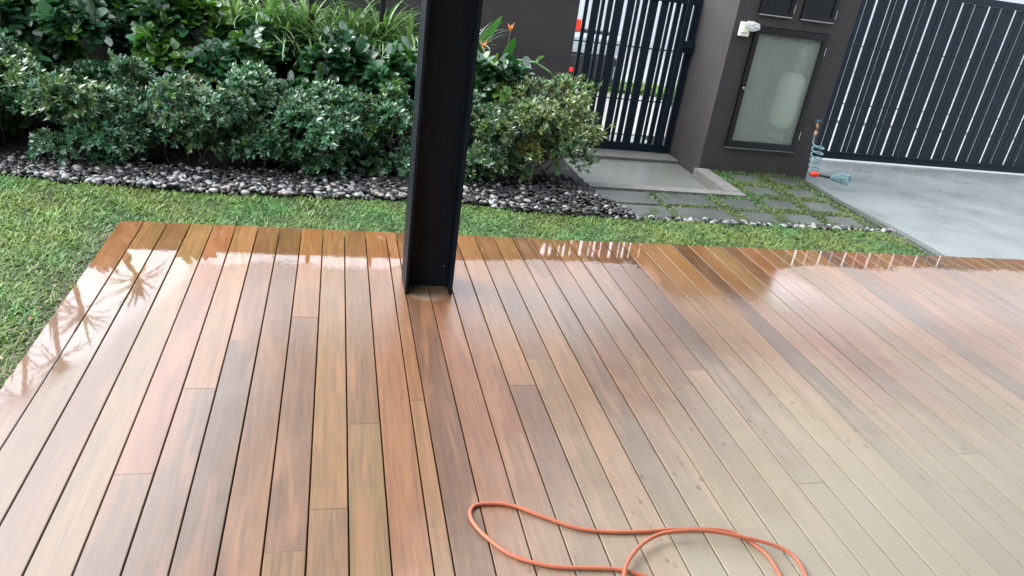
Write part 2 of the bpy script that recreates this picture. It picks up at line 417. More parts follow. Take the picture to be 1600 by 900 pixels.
# paved strip with grass joints
sheet("path_bed", [(2.8, 4.26), (5.0, 4.26), (5.0, 5.56), (4.132, 5.56), (4.132, 4.868), (2.8, 4.868)], -0.068, M_lawnsoil)
pv = MB()
def paver(cx, cy, sx, sy, a, z=-0.056):
    pv.box(cx - sx / 2, cx + sx / 2, cy - sy / 2, cy + sy / 2, z - 0.03, z, 0.008, Matrix.Rotation(a, 3, 'Z'), (cx, cy, z))
paver_list = []
for row, (yy, xs) in enumerate([(5.38, [4.40, 4.78]), (5.06, [4.37, 4.74]), (4.74, [4.35, 4.70]), (4.43, [3.99, 4.35, 4.71])]):
    for k, xx in enumerate(xs): paver_list.append((xx + random.uniform(-.01, .01), yy, 0.25 + random.uniform(-.015, .015), 0.20, random.uniform(-0.03, 0.03)))
paver_list += [(3.98, 4.70, 0.26, 0.21, 0.02), (3.55, 4.72, 0.42, 0.24, 0.0), (3.06, 4.71, 0.44, 0.26, 0.01), (3.56, 4.43, 0.42, 0.24, 0.02), (3.06, 4.42, 0.46, 0.24, 0.0)]
for p_ in paver_list: paver(*p_)
o = pv.build("path", M_paver); tag(o, kind='structure')
# driveway slab
dv = MB()
DX0, DX1 = 5.0, 14.0
dv.prism([(5.0, 3.71), (DX1, 3.75), (DX1, 4.2), (5.0, 4.2)], -0.25, -0.02)
def slab(x0, x1, y0, z0, y1, z1, t=0.2):
    vs = [dv.bm.verts.new(p) for p in ((x0, y0, z0 - t), (x1, y0, z0 - t), (x1, y1, z1 - t), (x0, y1, z1 - t), (x0, y0, z0), (x1, y0, z0), (x1, y1, z1), (x0, y1, z1))]
    for f in ((0, 3, 2, 1), (4, 5, 6, 7), (0, 1, 5, 4), (2, 3, 7, 6), (1, 2, 6, 5), (3, 0, 4, 7)): dv.bm.faces.new([vs[i] for i in f])
def dz_(y): return -0.02 - 0.215 * (max(0.0, y - 4.2) / 2.75) ** 1.5
ysl = [4.2, 4.5, 4.8, 5.1, 5.35, 5.62, 5.62, 5.9, 6.2, 6.5, 6.75, 6.96]
for y_a, y_b in zip(ysl[:-1], ysl[1:]):
    if y_b > y_a: slab(5.0 if y_a < 5.6 else 5.101, DX1, y_a, dz_(y_a), y_b, dz_(y_b))
bmesh.ops.remove_doubles(dv.bm, verts=dv.bm.verts, dist=1e-4)
o = dv.build("driveway", M_drive); tag(o, kind='structure')
eb = MB(); eb.box(4.935, 4.998, 3.715, 5.55, -0.2, -0.046, 0.004)
tag(eb.build("kerb", mat("mossy_edge", (0.028, 0.032, 0.022), 0.5, noise=0.3, nscale=12)), kind='structure')
# the street beyond the gates
sheet("pavement", [(5.1, 6.955), (30, 6.955), (30, 9.1), (5.1, 9.1)], -0.24, M_road, 0.05)
sheet("pavement", [(-12, 6.9), (5.095, 6.9), (5.095, 9.1), (-12, 9.1)], -0.12, concrete_wet("apron", (0.20, 0.185, 0.17), 0.3, 0.6), 0.1)
sheet("verge", [(-12, 9.105), (5.9, 9.105), (5.9, 9.75), (-12, 9.75)], -0.11, mat("verge_green", (0.06, 0.11, 0.02), 0.8, noise=0.4, nscale=20), 0.1)
sheet("road", [(-12, 9.755), (5.905, 9.755), (5.905, 9.105), (30, 9.105), (30, 15), (-12, 15)], -0.20, M_road, 0.1)

# ------------------------------------------------------------------ deck
def build_deck():
    xs = [i * PITCH if i <= 12 else i * PITCH + EXTRA for i in range(0, 100)]
    boards = [(xs[i], xs[i + 1]) for i in range(12)] + [(12 * PITCH, 12 * PITCH + EXTRA)] + [(12 * PITCH + EXTRA + j * PITCH, 12 * PITCH + EXTRA + (j + 1) * PITCH) for j in range(78)]
    pal = [(0.33, 0.125, 0.045), (0.27, 0.085, 0.032), (0.40, 0.17, 0.055), (0.23, 0.09, 0.045), (0.36, 0.11, 0.038), (0.30, 0.14, 0.06), (0.42, 0.20, 0.070), (0.17, 0.080, 0.05)]
    first = {0: 0, 1: 2, 2: 0, 3: 6, 4: 4, 5: 2, 6: 0, 7: 1, 8: 4, 9: 2, 10: 0, 11: 4, 12: 4, 13: 1, 14: 4, 15: 4, 16: 2, 17: 0, 18: 2, 19: 3, 20: 1, 21: 2, 22: 3, 23: 1, 24: 3, 25: 0, 26: 6, 27: 2, 28: 3, 29: 0, 30: 6, 31: 0}
    joints = {5: [2.217], 6: [2.538], 8: [2.73], 10: [2.004], 12: [2.136], 9: [1.615], 16: [2.223], 17: [2.414], 26: [2.365], 24: [1.63], 29: [1.564], 4: [1.79]}
    after = {5: 7, 6: 7, 8: 3, 10: 6, 12: 0, 9: 5, 16: 3, 17: 5, 26: 6, 24: 6, 29: 6, 4: 3}
    V = []; F = []; C = []; G = []
    gap = 0.0043; ch = 0.0018; th = 0.024
    Y0 = -3.0
    r = random.Random(5)
    for bi, (a, b) in enumerate(boards):
        js = list(joints.get(bi, []))
        y = DECKY
        if not js: js = [r.uniform(1.4, 3.0) if r.random() < 0.22 else r.uniform(0.2, 1.2)]
        while js[-1] > Y0 + 1.2: js.append(js[-1] - r.uniform(1.2, 2.1))
        ys = [DECKY + r.uniform(-0.003, 0.003)] + js[:-1] + [Y0]
        for si in range(len(ys) - 1):
            y1, y0 = ys[si], ys[si + 1]
            if si > 0: y1 -= 0.0006
            if bi in first and si == 0: c = pal[first[bi]]
            elif bi in after and si == 1: c = pal[after[bi]]
            else: c = r.choice(pal)
            k = r.uniform(0.78, 1.2) * 0.44; c = tuple(q * 0.66 + w * 0.34 for q, w in zip(c, (0.32, 0.158, 0.054))); c = (c[0] * 0.97, c[1] * 1.07, c[2] * 0.95); c = (c[0] * k, c[1] * k * r.uniform(0.93, 1.07), c[2] * k)
            x0 = a + (gap / 2 if bi else 0.0); x1 = b - gap / 2
            dz = r.uniform(-0.0008, 0.0008)
            prof = [(x0, -th), (x0, -ch), (x0 + ch, 0), (x1 - ch, 0), (x1, -ch), (x1, -th)]
            n0 = len(V)
            off = (r.uniform(0, 50), r.uniform(0, 50), r.uniform(0, 50))
            for yy, inset in ((y0, 0), (y0 + 0.0005, 1), (y1 - 0.0005, 1), (y1, 0)):
                for (px, pz) in prof:
                    zz = pz + dz
                    if not inset and pz > -th: zz = min(zz, dz - 0.0006)
                    V.append((px, yy, zz)); C.append(c); G.append(off)
            for s in range(3):
                for q in range(6):
                    q2 = (q + 1) % 6
                    F.append((n0 + s * 6 + q, n0 + s * 6 + q2, n0 + (s + 1) * 6 + q2, n0 + (s + 1) * 6 + q))
            F.append((n0 + 0, n0 + 1, n0 + 4, n0 + 5)); F.append((n0 + 1, n0 + 2, n0 + 3, n0 + 4))
            m0 = n0 + 18
            F.append((m0 + 0, m0 + 5, m0 + 4, m0 + 1)); F.append((m0 + 1, m0 + 4, m0 + 3, m0 + 2))
    me = np_mesh("deck", V, F, np.array(C), smooth=False)
    ga = me.attributes.new("grain", 'FLOAT_VECTOR', 'POINT'); ga.data.foreach_set("vector", np.array(G, dtype=np.float32).ravel())
    bm = bmesh.new(); bm.from_mesh(me); bmesh.ops.recalc_face_normals(bm, faces=bm.faces); bm.to_mesh(me); bm.free()
    tag(link("deck", me, M_deck), kind='structure')
    j = MB(); j.box(0.02, 9.6, Y0, DECKY - 0.02, -0.12, -0.034)
    tag(j.build("deck_substructure", M_joist), kind='structure')
build_deck()

# ------------------------------------------------------------------ steel column
def column():
    t = empty("steel_column", (1.448, 3.055, 0), "tall black steel H-section column standing on the timber deck", "column")
    x0, x1, y0, y1 = 1.341, 1.556, 2.956, 3.155
    h = 3.2
    MB().box(x0, x0 + 0.012, y0, y1, 0.001, h, 0.0015).build("flange", M_blacksteel, t)
    MB().box(x1 - 0.012, x1, y0, y1, 0.001, h, 0.0015).build("flange", M_blacksteel, t)
    MB().box(x0 + 0.0122, x1 - 0.0122, 3.050, 3.058, 0.001, h).build("web", M_blacksteel, t)
    w = MB()
    for xx in (x0 + 0.0135, x1 - 0.0135):
        w.tube([(xx, 3.0485, 0.003), (xx, 3.0485, h)], 0.003, 6)
    w.build("weld_seam", M_blacksteel, t)
    b = MB(); b.lathe([(0.0001, 3.0425), (0.004, 3.043), (0.005, 3.0455), (0.005, 3.05)], 1.522, 0, 8, 'y', 0.105)
    b.build("bolt", mat("dull_bolt", (0.10, 0.09, 0.08), 0.5), t)
    MB().box(x0 - 0.03, x1 + 0.03, y0 - 0.03, y1 + 0.03, h, h + 0.015).build("cap_plate", M_blacksteel, t)
column()

# ------------------------------------------------------------------ walls
def walls():
    t = empty("perimeter_wall", (-1.0, 6.15, -0.1), "dark brown rendered boundary wall behind the hedge and palms", "wall")
    MB().box(-9.0, 2.913, 6.05, 6.25, -0.3, 1.16, 0.004).build("wall_body", M_wall, t)
    MB().box(-9.03, 2.913, 6.02, 6.28, 1.162, 1.20, 0.004).build("coping", M_wall, t)
walls()

def service_wall():
    t = empty("service_wall", (4.6, 5.9, -0.1), "dark brown rendered service pillar holding a frosted cabinet door between two black gates", "pillar")
    X0, X1, Y0, Y1, H = 4.045, 5.10, 5.57, 6.35, 2.0
    # wall with openings: door opening and two upper boxes
    dx0, dx1, dz0, dz1 = 4.232, 4.905, 0.155, 1.135
    u = [(4.222, 4.525), (4.595, 4.905)]; uz0, uz1 = 1.222, 1.62
    xs = sorted({X0, X1, dx0, dx1, u[0][0], u[0][1], u[1][0], u[1][1]}); zs = [-0.3, dz0, dz1, uz0, uz1, H]
    bm = bmesh.new()
    def face(a): bm.faces.new([bm.verts.new(p) for p in a])
    def is_open(xm, zm):
        if dx0 < xm < dx1 and dz0 < zm < dz1: return 1
        if uz0 < zm < uz1 and any(p < xm < q for p, q in u): return 2
        return 0
    for i in range(len(xs) - 1):
        for j in range(len(zs) - 1):
            xa, xb, za, zb = xs[i], xs[i + 1], zs[j], zs[j + 1]
            if not is_open((xa + xb) / 2, (za + zb) / 2):
                face([(xa, Y0, za), (xb, Y0, za), (xb, Y0, zb), (xa, Y0, zb)])
            if is_open((xa + xb) / 2, (za + zb) / 2) != 1:
                face([(xb, Y1, za), (xa, Y1, za), (xa, Y1, zb), (xb, Y1, zb)])
    face([(X0, Y1, -0.3), (X0, Y0, -0.3), (X0, Y0, H), (X0, Y1, H)]); face([(X1, Y0, -0.3), (X1, Y1, -0.3), (X1, Y1, H), (X1, Y0, H)])
    face([(X0, Y0, H), (X1, Y0, H), (X1, Y1, H), (X0, Y1, H)])
    for (a, b, c, d, dep) in [(dx0, dx1, dz0, dz1, Y1)] + [(p, q, uz0, uz1, Y0 + 0.3) for p, q in u]:
        face([(a, Y0, c), (b, Y0, c), (b, dep, c), (a, dep, c)]); face([(a, Y0, d), (a, dep, d), (b, dep, d), (b, Y0, d)])
        face([(a, Y0, c), (a, dep, c), (a, dep, d), (a, Y0, d)]); face([(b, Y0, c), (b, Y0, d), (b, dep, d), (b, dep, c)])
        if dep < Y1: face([(a, dep, c), (b, dep, c), (b, dep, d), (a, dep, d)])
    bmesh.ops.remove_doubles(bm, verts=bm.verts, dist=1e-5)
    me = bpy.data.meshes.new("wall_body"); bm.to_mesh(me); bm.free(); me.transform(Matrix.Translation(-t.location))
    link("wall_body", me, M_wall, t)
    li = MB()     # white lining of the cabinet and its back
    e = 0.004
    li.box(dx0 + e, dx1 - e, Y1 - 0.03, Y1 - 0.01, dz0 + e, dz1 - e)
    li.build("cabinet_back", mat("cabinet_back_sheet", (0.62, 0.66, 0.54), 0.6), t)
    # frosted door
    fw = 0.045
    f = MB()
    f.box(dx0 + e, dx0 + fw, Y0 - 0.018, Y0 + 0.03, dz0 + e, dz1 - e, 0.002); f.box(dx1 - fw, dx1 - e, Y0 - 0.018, Y0 + 0.03, dz0 + e, dz1 - e, 0.002)
    f.box(dx0 + fw, dx1 - fw, Y0 - 0.018, Y0 + 0.03, dz0 + e, dz0 + fw + 0.012, 0.002); f.box(dx0 + fw, dx1 - fw, Y0 - 0.018, Y0 + 0.03, dz1 - fw - 0.012, dz1 - e, 0.002)
    door = f.build("cabinet_door", M_frame, t)
    def sub(mb, name, m): 
        o = mb.build(name, m, t); o.parent = door; return o
    fg = bpy.data.materials.new("frosted_glass"); fg.use_nodes = True
    n = fg.node_tree.nodes; l = fg.node_tree.links; b = n['Principled BSDF']
    b.inputs['Base Color'].default_value = (0.72, 0.80, 0.74, 1); b.inputs['Transmission Weight'].default_value = 0.82; b.inputs['Roughness'].default_value = 0.24; b.inputs['IOR'].default_value = 1.3
    sub(MB().box(dx0 + fw - 0.004, dx1 - fw + 0.004, Y0 + 0.002, Y0 + 0.008, dz0 + fw, dz1 - fw), "frosted_pane", fg)
    for z in (0.30, 1.0): sub(MB().box(dx1 - 0.010, dx1 - 0.002, Y0 - 0.026, Y0 - 0.0185, z - 0.035, z + 0.035, 0.001), "hinge", M_steel)
    sub(MB().lathe([(0.009, Y0 - 0.028), (0.011, Y0 - 0.024), (0.009, Y0 - 0.0185)], dx0 + 0.026, 0, 14, 'y', 0.649), "lock", M_steel)
    s = MB().box(dx0 + 0.004, dx1 - 0.01, Y0 - 0.022, Y0 - 0.0005, dz0 - 0.008, dz0 + 0.001, 0.001); s.build("sill", mat("wet_sill", (0.12, 0.12, 0.12), 0.2), t)
    # two upper meter doors
    dg = mat("dark_glass", (0.012, 0.017, 0.02), 0.12, 0.6)
    for (a, c) in u:
        f = MB(); w = 0.035
        f.box(a + e, a + w, Y0 - 0.016, Y0 + 0.02, uz0 + e, uz1 - e, 0.002); f.box(c - w, c - e, Y0 - 0.016, Y0 + 0.02, uz0 + e, uz1 - e, 0.002)
        f.box(a + w, c - w, Y0 - 0.016, Y0 + 0.02, uz0 + e, uz0 + w, 0.002); f.box(a + w, c - w, Y0 - 0.016, Y0 + 0.02, uz1 - w, uz1 - e, 0.002)
        door2 = f.build("meter_door", M_frame, t)
        g = MB().box(a + w - 0.003, c - w + 0.003, Y0 - 0.002, Y0 + 0.004, uz0 + w - 0.003, uz1 - w + 0.003).build("glass_pane", dg, t); g.parent = door2
        hh = MB().box(c - 0.009, c - 0.002, Y0 - 0.024, Y0 - 0.0165, uz0 + 0.03, uz0 + 0.10, 0.001).build("hinge", M_steel, t); hh.parent = door2
        hh = MB().box(a + e, c - e, Y0 - 0.022, Y0 - 0.0165, uz0 - 0.004, uz0 + 0.0035).build("drip_edge", mat("wet_edge", (0.3, 0.32, 0.33), 0.15), t); hh.parent = door2
    # stored pressure tank behind the glass
    tk = empty("pressure_tank", (4.72, 5.70, 0.155), "white cylindrical water tank blurred behind the frosted cabinet door", "tank")
    MB().lathe([(0.02, 0.32), (0.07, 0.33), (0.10, 0.37), (0.11, 0.44), (0.11, 0.68), (0.10, 0.75), (0.07, 0.79), (0.02, 0.80)], 4.775, 5.69, 24).build("tank_body", M_tank, tk)
    MB().tube([(4.775, 5.69, 0.295), (4.775, 5.69, 0.162)], 0.06, 16).build("tank_foot", mat("grey_green_pump", (0.10, 0.18, 0.10), 0.5), tk)
    MB().tube([(4.80, 5.69, 0.80), (4.80, 5.69, 1.12)], 0.05, 12).build("pipe", mat("blue_grey_pipe", (0.3, 0.38, 0.42), 0.5), tk)
service_wall()

def bell_box():
    t = empty("doorbell_box", (4.135, 5.57, 1.10), "white doorbell box half wrapped in crumpled clear plastic, beside the frosted door", "doorbell")
    MB().box(4.092, 4.175, 5.535, 5.569, 1.045, 1.15, 0.006).build("housing", M_white, t)
    MB().box(4.105, 4.155, 5.526, 5.5345, 1.075, 1.125, 0.003).build("button_plate", mat("cream_plastic", (0.8, 0.8, 0.62), 0.35), t)
    pm = bpy.data.materials.new("clear_crumpled_plastic"); pm.use_nodes = True
    b = pm.node_tree.nodes['Principled BSDF']; b.inputs['Base Color'].default_value = (0.9, 0.92, 0.92, 1); b.inputs['Roughness'].default_value = 0.12
    b.inputs['Transmission Weight'].default_value = 0.5; b.inputs['IOR'].default_value = 1.35
    bm = bmesh.new(); bmesh.ops.create_icosphere(bm, subdivisions=4, radius=1.0)
    r = random.Random(3)
    for v in bm.verts:
        k = 1 + 0.22 * math.sin(v.co.x * 9 + v.co.z * 13) * math.cos(v.co.y * 11 + v.co.z * 7) + r.uniform(-0.08, 0.08)
        v.co = Vector((4.18 + v.co.x * 0.07 * k, 5.538 + v.co.y * 0.022 * k, 1.125 + v.co.z * 0.034 * k - (v.co.x) * 0.004))
    me = bpy.data.meshes.new("plastic_wrap"); bm.to_mesh(me); bm.free(); me.transform(Matrix.Translation(-t.location))
    link("plastic_wrap", me, pm, t)
bell_box()

# ------------------------------------------------------------------ gates
def gate(name, label, x0, x1, yc, z0, z1, first, period, gaps, frame_w, open_left=0.0):
    t = empty(name, (x0, yc, z0), label, "gate")
    d = 0.018
    # gap intervals
    iv = []
    k = -3
    while first + k * period < x1 + period:
        for off, w in gaps:
            c = first + k * period + off
            iv.append((c - w / 2, c + w / 2))
        k += 1
    iv.sort()
    edges = [(a, b) for a, b in iv if b > x0 + frame_w and a < x1 - frame_w]
    if open_left: edges = [(x0, x0 + open_left)] + [e_ for e_ in edges if e_[0] > x0 + open_left + 0.02]
    cur = x0 + (0 if open_left else frame_w); slats = []
    for a, b in edges:
        if a > cur: slats.append((cur, a))
        cur = max(cur, b)
    if cur < x1 - frame_w: slats.append((cur, x1 - frame_w))
    for a, b in slats:
        if b - a < 0.004: continue
        MB().box(a, b, yc - d / 2, yc + d / 2, z0 + 0.0705, z1 - 0.0705, 0.0015).build("slat", M_gatepaint, t)
    xl = x0 if open_left else x0 + frame_w
    MB().box(xl, x1 - frame_w, yc - 0.02, yc + 0.02, z0, z0 + 0.07, 0.003).build("bottom_rail", M_gatepaint, t)
    MB().box(xl, x1 - frame_w, yc - 0.02, yc + 0.02, z1 - 0.07, z1, 0.003).build("top_rail", M_gatepaint, t)
    for a in ((x1 - frame_w,) if open_left else (x0, x1 - frame_w)):
        MB().box(a, a + frame_w - 0.001, yc - 0.021, yc + 0.021, z0, z1, 0.003).build("stile", M_gatepaint, t)
    for z in (z0 + (z1 - z0) * 0.33, z0 + (z1 - z0) * 0.66):
        MB().box(x0 + frame_w, x1 - frame_w, yc + d / 2 + 0.001, yc + d / 2 + 0.009, z - 0.005, z + 0.005).build("cross_bar", M_gatepaint, t)
    return t
g = gate("pedestrian_gate", "narrow black gate of upright slats beside the brown boundary wall", 2.920, 4.040, 6.2, -0.10, 1.26, 3.356, 0.305,
     [(0, .033), (.088, .015), (.137, .026), (.204, .018)], 0.02, open_left=0.085)
lt = MB(); lt.box(3.955, 4.035, 6.145, 6.178, 0.80, 0.90, 0.004); lt.build("latch", M_gatepaint, g)
MB().box(3.93, 4.02, 6.130, 6.144, 0.845, 0.86, 0.002).build("bolt", M_gatepaint, g)
MB().box(3.895, 3.945, 6.15, 6.178, -0.03, 1.25, 0.004).build("latch_post", M_gatepaint, g)
g2 = gate("driveway_gate", "wide black sliding gate of upright slats across the driveway", 5.115, 10.6, 6.9, -0.205, 1.58, 6.252, 0.3365,
     [(0, .033), (.081, .008), (.153, .020), (.223, .015)], 0.03)
MB().box(5.145, 10.57, 6.855, 6.879, -0.13, -0.118, 0.001).build("wheel_guide", M_gatepaint, g2)

# ------------------------------------------------------------------ beyond the gates
def scooter():
    t = empty("motor_scooter", (4.5, 9.35, -0.11), "silver and black motor scooter with a red box, parked beyond the narrow gate", "scooter")
    sil = mat("silver_panel", (0.45, 0.52, 0.56), 0.25, metal=0.3); blk = M_blackp
    def wheel(cx):
        w_ = MB().tube([(cx + 0.17 * math.cos(a), 9.35, 0.09 + 0.17 * math.sin(a)) for a in np.linspace(0, 2 * math.pi, 28, endpoint=False)], 0.045, 8, closed=True).build("wheel", blk, t)
        rm_ = MB().lathe([(0.11, 9.32), (0.125, 9.325), (0.125, 9.375), (0.11, 9.38)], cx, 0, 20, 'y', 0.09).build("rim", mat("rim_silver", (0.6, 0.62, 0.64), 0.25, metal=0.6), t); rm_.parent = w_
    wheel(4.46); wheel(3.30)
    MB().box(3.85, 4.56, 9.25, 9.45, 0.30, 0.56, 0.06).build("rear_body", sil, t)
    MB().box(3.80, 4.52, 9.24, 9.46, 0.00, 0.295, 0.03).build("side_cover", blk, t)
    MB().box(4.0, 4.5, 9.27, 9.43, 0.562, 0.60, 0.015).build("seat", blk, t)
    MB().box(3.45, 3.795, 9.27, 9.43, 0.02, 0.10, 0.02).build("footboard", blk, t)
    MB().box(3.38, 3.46, 9.26, 9.44, 0.05, 0.62, 0.03).build("front_shield", sil, t)
    MB().tube([(3.42, 9.15, 0.72), (3.42, 9.35, 0.64), (3.42, 9.55, 0.72)], 0.018, 8).build("handlebar", blk, t)
    MB().box(3.87, 3.99, 9.27, 9.43, 0.565, 0.71, 0.02).build("red_box", M_red, t)
    MB().box(3.88, 3.96, 9.225, 9.238, 0.07, 0.125, 0.004).build("reflector", M_red, t)
scooter()
fw = empty("street_wall", (8, 15.2, -0.1), "pale grey wall on the far side of the street, seen through the gates", "wall")
MB().box(-12, 34, 15.1, 15.3, -0.2, 2.6, 0.01).build("wall_body", mat("pale_street_wall", (0.40, 0.42, 0.43), 0.7, noise=0.08, nscale=3), fw)
MB().box(-12, 34, 15.06, 15.34, 2.602, 2.68, 0.01).build("coping", M_kerb, fw)

def added_house():  # unseen roof and wall, added to shape the light on the near deck
    t = empty("added_house", (4, -3, 0), "unseen wall and flat roof added to shade the near end of the deck", "added_house")
    MB().box(-0.6, 12, -3.4, 3.2, 3.22, 3.42, 0.01).build("roof", mat("roof_soffit", (0.40, 0.38, 0.35), 0.8), t)
    MB().box(-3.0, 12, -3.4, -3.2, -0.1, 3.2, 0.01).build("wall", mat("house_render", (0.30, 0.28, 0.26), 0.8), t)
added_house()

# ------------------------------------------------------------------ taps and hoses
def tap_and_coil():
    t = empty("garden_tap", (5.01, 5.57, 0.42), "small garden tap with blue handle on the corner of the brown pillar", "tap")
    MB().tube([(5.01, 5.569, 0.42), (5.01, 5.52, 0.42), (5.01, 5.505, 0.41), (5.01, 5.50, 0.36)], 0.009, 10).build("spout", M_brass, t)
    MB().box(4.985, 5.035, 5.505, 5.515, 0.445, 0.458, 0.003).build("handle", M_blue, t)
    MB().tube([(5.01, 5.51, 0.42), (5.01, 5.51, 0.446)], 0.005, 8).build("stem", M_brass, t)
    MB().tube([(5.01, 5.50, 0.365), (5.01, 5.50, 0.31)], [0.014, 0.012], 10).build("connector", mat("grey_pink_connector", (0.35, 0.22, 0.2), 0.4), t)
    c = empty("coiled_hose", (5.05, 5.48, 0), "blue green spiral hose hanging from the garden tap, with red nozzle", "hose")
    pts = [(5.01, 5.50, 0.31), (5.005, 5.49, 0.285)]
    turns = 6.0; N = 160
    for i in range(N + 1):
        f = i / N; a = 2 * math.pi * turns * f + 2.6
        zz = 0.262 - 0.272 * f ** 0.95
        r = 0.052
        pts.append((5.055 + 0.03 * f + r * math.cos(a), 5.475 - 0.02 * f + 0.04 * math.sin(a), max(zz, 0.0) + 0.012 * math.sin(a) + (0.004 if f > .9 else 0)))
    pts += [(5.06, 5.47, 0.0), (5.075, 5.45, -0.005)]
    MB().tube(pts, 0.0062, 7).build("hanging_coil", M_teal, c)
    # nozzle
    MB().tube([(5.03, 5.44, 0.0), (5.06, 5.43, 0.012), (5.085, 5.42, 0.012), (5.10, 5.415, 0.01)], [0.012, 0.028, 0.027, 0.014], 12).build("nozzle_head", M_red, c)
    MB().tube([(5.10, 5.415, 0.01), (5.15, 5.40, 0.006), (5.20, 5.375, 0.002)], [0.014, 0.013, 0.011], 12).build("nozzle_grip", M_blackp, c)
    pts = [(5.195, 5.375, 0.0)]
    ax0 = Vector((5.205, 5.365, 0.014)); ax1 = Vector((5.285, 5.235, 0.014)); d = (ax1 - ax0).normalized(); u = d.cross(Vector((0, 0, 1))).normalized()
    N = 150
    for i in range(N + 1):
        f = i / N; a = 2 * math.pi * 9 * f; r = 0.018 + 0.024 * min(1, f * 2.2)
        p = ax0 + (ax1 - ax0) * f + u * (r * math.cos(a)) + Vector((0, 0, 1)) * (r * math.sin(a) + r - 0.03)
        pts.append(p)
    MB().tube(pts, 0.0052, 7).build("ground_coil", M_teal, c)
tap_and_coil()

def orange_hose():
    A = [(1.789, 1.325), (1.71, 1.336), (1.606, 1.352), (1.509, 1.398), (1.444, 1.48), (1.419, 1.548), (1.435, 1.591), (1.484, 1.599), (1.549, 1.586), (1.634, 1.533), (1.718, 1.484), (1.808, 1.462), (1.905, 1.455), (2.027, 1.456), (2.128, 1.448), (2.184, 1.434), (2.22, 1.403), (2.247, 1.356), (2.256, 1.307), (2.24, 1.22)]
    B = [(1.775, 1.22), (1.788, 1.279), (1.817, 1.331), (1.875, 1.384), (1.948, 1.42), (2.032, 1.428), (2.111, 1.422), (2.184, 1.402), (2.272, 1.37), (2.322, 1.331), (2.33, 1.276), (2.30, 1.18)]
    R = 0.0056
    pts = [(2.7, 0.9, R), (2.4, 1.0, R), (2.1, 1.12, R), (1.95, 1.24, R), (1.86, 1.295, R)] + [(x, y, R + 0.001) for x, y in A] + [(2.18, 1.10, R), (2.05, 1.04, R), (1.88, 1.06, R * 2.2), (1.79, 1.13, R * 3)]
    zb = [0.018, 0.021, 0.024, 0.027, 0.028, 0.028, 0.026, 0.022, 0.018, 0.015, 0.012, 0.008]
    pts += [(x, y, z) for (x, y), z in zip(B, zb)] + [(2.2, 1.0, R), (2.0, 0.8, R), (1.9, 0.5, R)]
    # catmull-rom
    P = [Vector(p) for p in pts]; out = []
    for i in range(len(P) - 1):
        p0, p1, p2, p3 = P[max(i - 1, 0)], P[i], P[i + 1], P[min(i + 2, len(P) - 1)]
        for s in range(8):
            t_ = s / 8
            out.append(0.5 * ((2 * p1) + (-p0 + p2) * t_ + (2 * p0 - 5 * p1 + 4 * p2 - p3) * t_ ** 2 + (-p0 + 3 * p1 - 3 * p2 + p3) * t_ ** 3))
    out.append(P[-1])
    o = MB().tube(out, R, 12).build("garden_hose", M_hose, None, (1.9, 1.4, 0))
    tag(o, "orange rubber hose lying in loose loops on the timber deck", "hose")
orange_hose()

# ------------------------------------------------------------------ pebbles
def near_edge(x):
    xs = [-4, -0.79, -0.45, -0.12, 0.23, 0.58, 0.94, 1.4, 1.85, 2.29, 2.6, 2.85]
    ys = [4.5, 4.43, 4.35, 4.33, 4.28, 4.30, 4.31, 4.34, 4.34, 4.24, 4.22, 4.24]
    return np.interp(x, xs, ys)
def pebbles():
    # template: low-poly rounded stones
    bm = bmesh.new(); bmesh.ops.create_icosphere(bm, subdivisions=2, radius=1.0)
    T0 = np.array([v.co[:] for v in bm.verts]); TF = np.array([[v.index for v in f.verts] for f in bm.faces]); bm.free()
    n = 7500
    x = rng.uniform(-3.0, 2.95, n); u = rng.uniform(0, 1, n)
    y0 = near_edge(x); y1 = np.interp(x, [-4, -1, 0, 1.5, 2.2, 2.6, 2.72, 2.95], [4.72, 4.72, 4.68, 4.74, 4.82, 5.05, 4.95, 4.28]) + rng.normal(0, 0.03, n)
    y = y0 + (y1 - y0) * u
    # thin row of stones in front of the pavers
    m = 300
    x2 = rng.uniform(2.8, 5.0, m); y2 = 4.24 + np.abs(rng.normal(0, 0.022, m))
    x = np.r_[x, x2]; y = np.r_[y, y2]; n = len(x)
    # a few strays on the lawn
    s = rng.uniform(0.009, 0.023, n); 
    P = np.stack([x, y, ZL + 0.014 + rng.uniform(0, 0.028, n)], 1); P[-m:, 2] = ZL + 0.012
    D = rng.normal(0, 1, (n, 3)); D[:, 2] *= 0.25; N = rng.normal(0, 0.25, (n, 3)); N[:, 2] += 1
    Mx = frames(D, N)
    S = np.stack([s * rng.uniform(0.7, 1.0, n), s * rng.uniform(0.9, 1.5, n), s * rng.uniform(0.45, 0.75, n)], 1)
    front = 1 - np.clip((y - near_edge(x)) / 0.28, 0, 1)
    leftw = np.interp(x, [-1, 0, 1.4, 2.0, 2.9], [0.55, 0.5, 0.45, 0.32, 0.28])
    isw = rng.uniform(0, 1, n) < leftw * (0.25 + 0.75 * front)
    isw[-m:] = rng.uniform(0, 1, m) < 0.38
    g = np.where(isw, rng.uniform(0.14, 0.36, n) * rng.uniform(.6, 1, n), rng.uniform(0.003, 0.018, n))
    C = np.stack([g * 1.0, g * 1.01, g * 1.0], 1); tint = rng.uniform(0, 1, n) < 0.06; C[tint] *= np.array([1.1, 0.85, 0.65])
    V, F, Cc = scatter(T0, TF, P, Mx, S, C, "p")
    # lumpy
    V += np.sin(V[:, [1, 2, 0]] * 140) * 0.0016
    tag(link("pebbles", np_mesh("pebbles", V, F, Cc), M_stone), "loose black, grey and white pebbles between lawn and shrubs", "pebbles", kind='stuff')
pebbles()

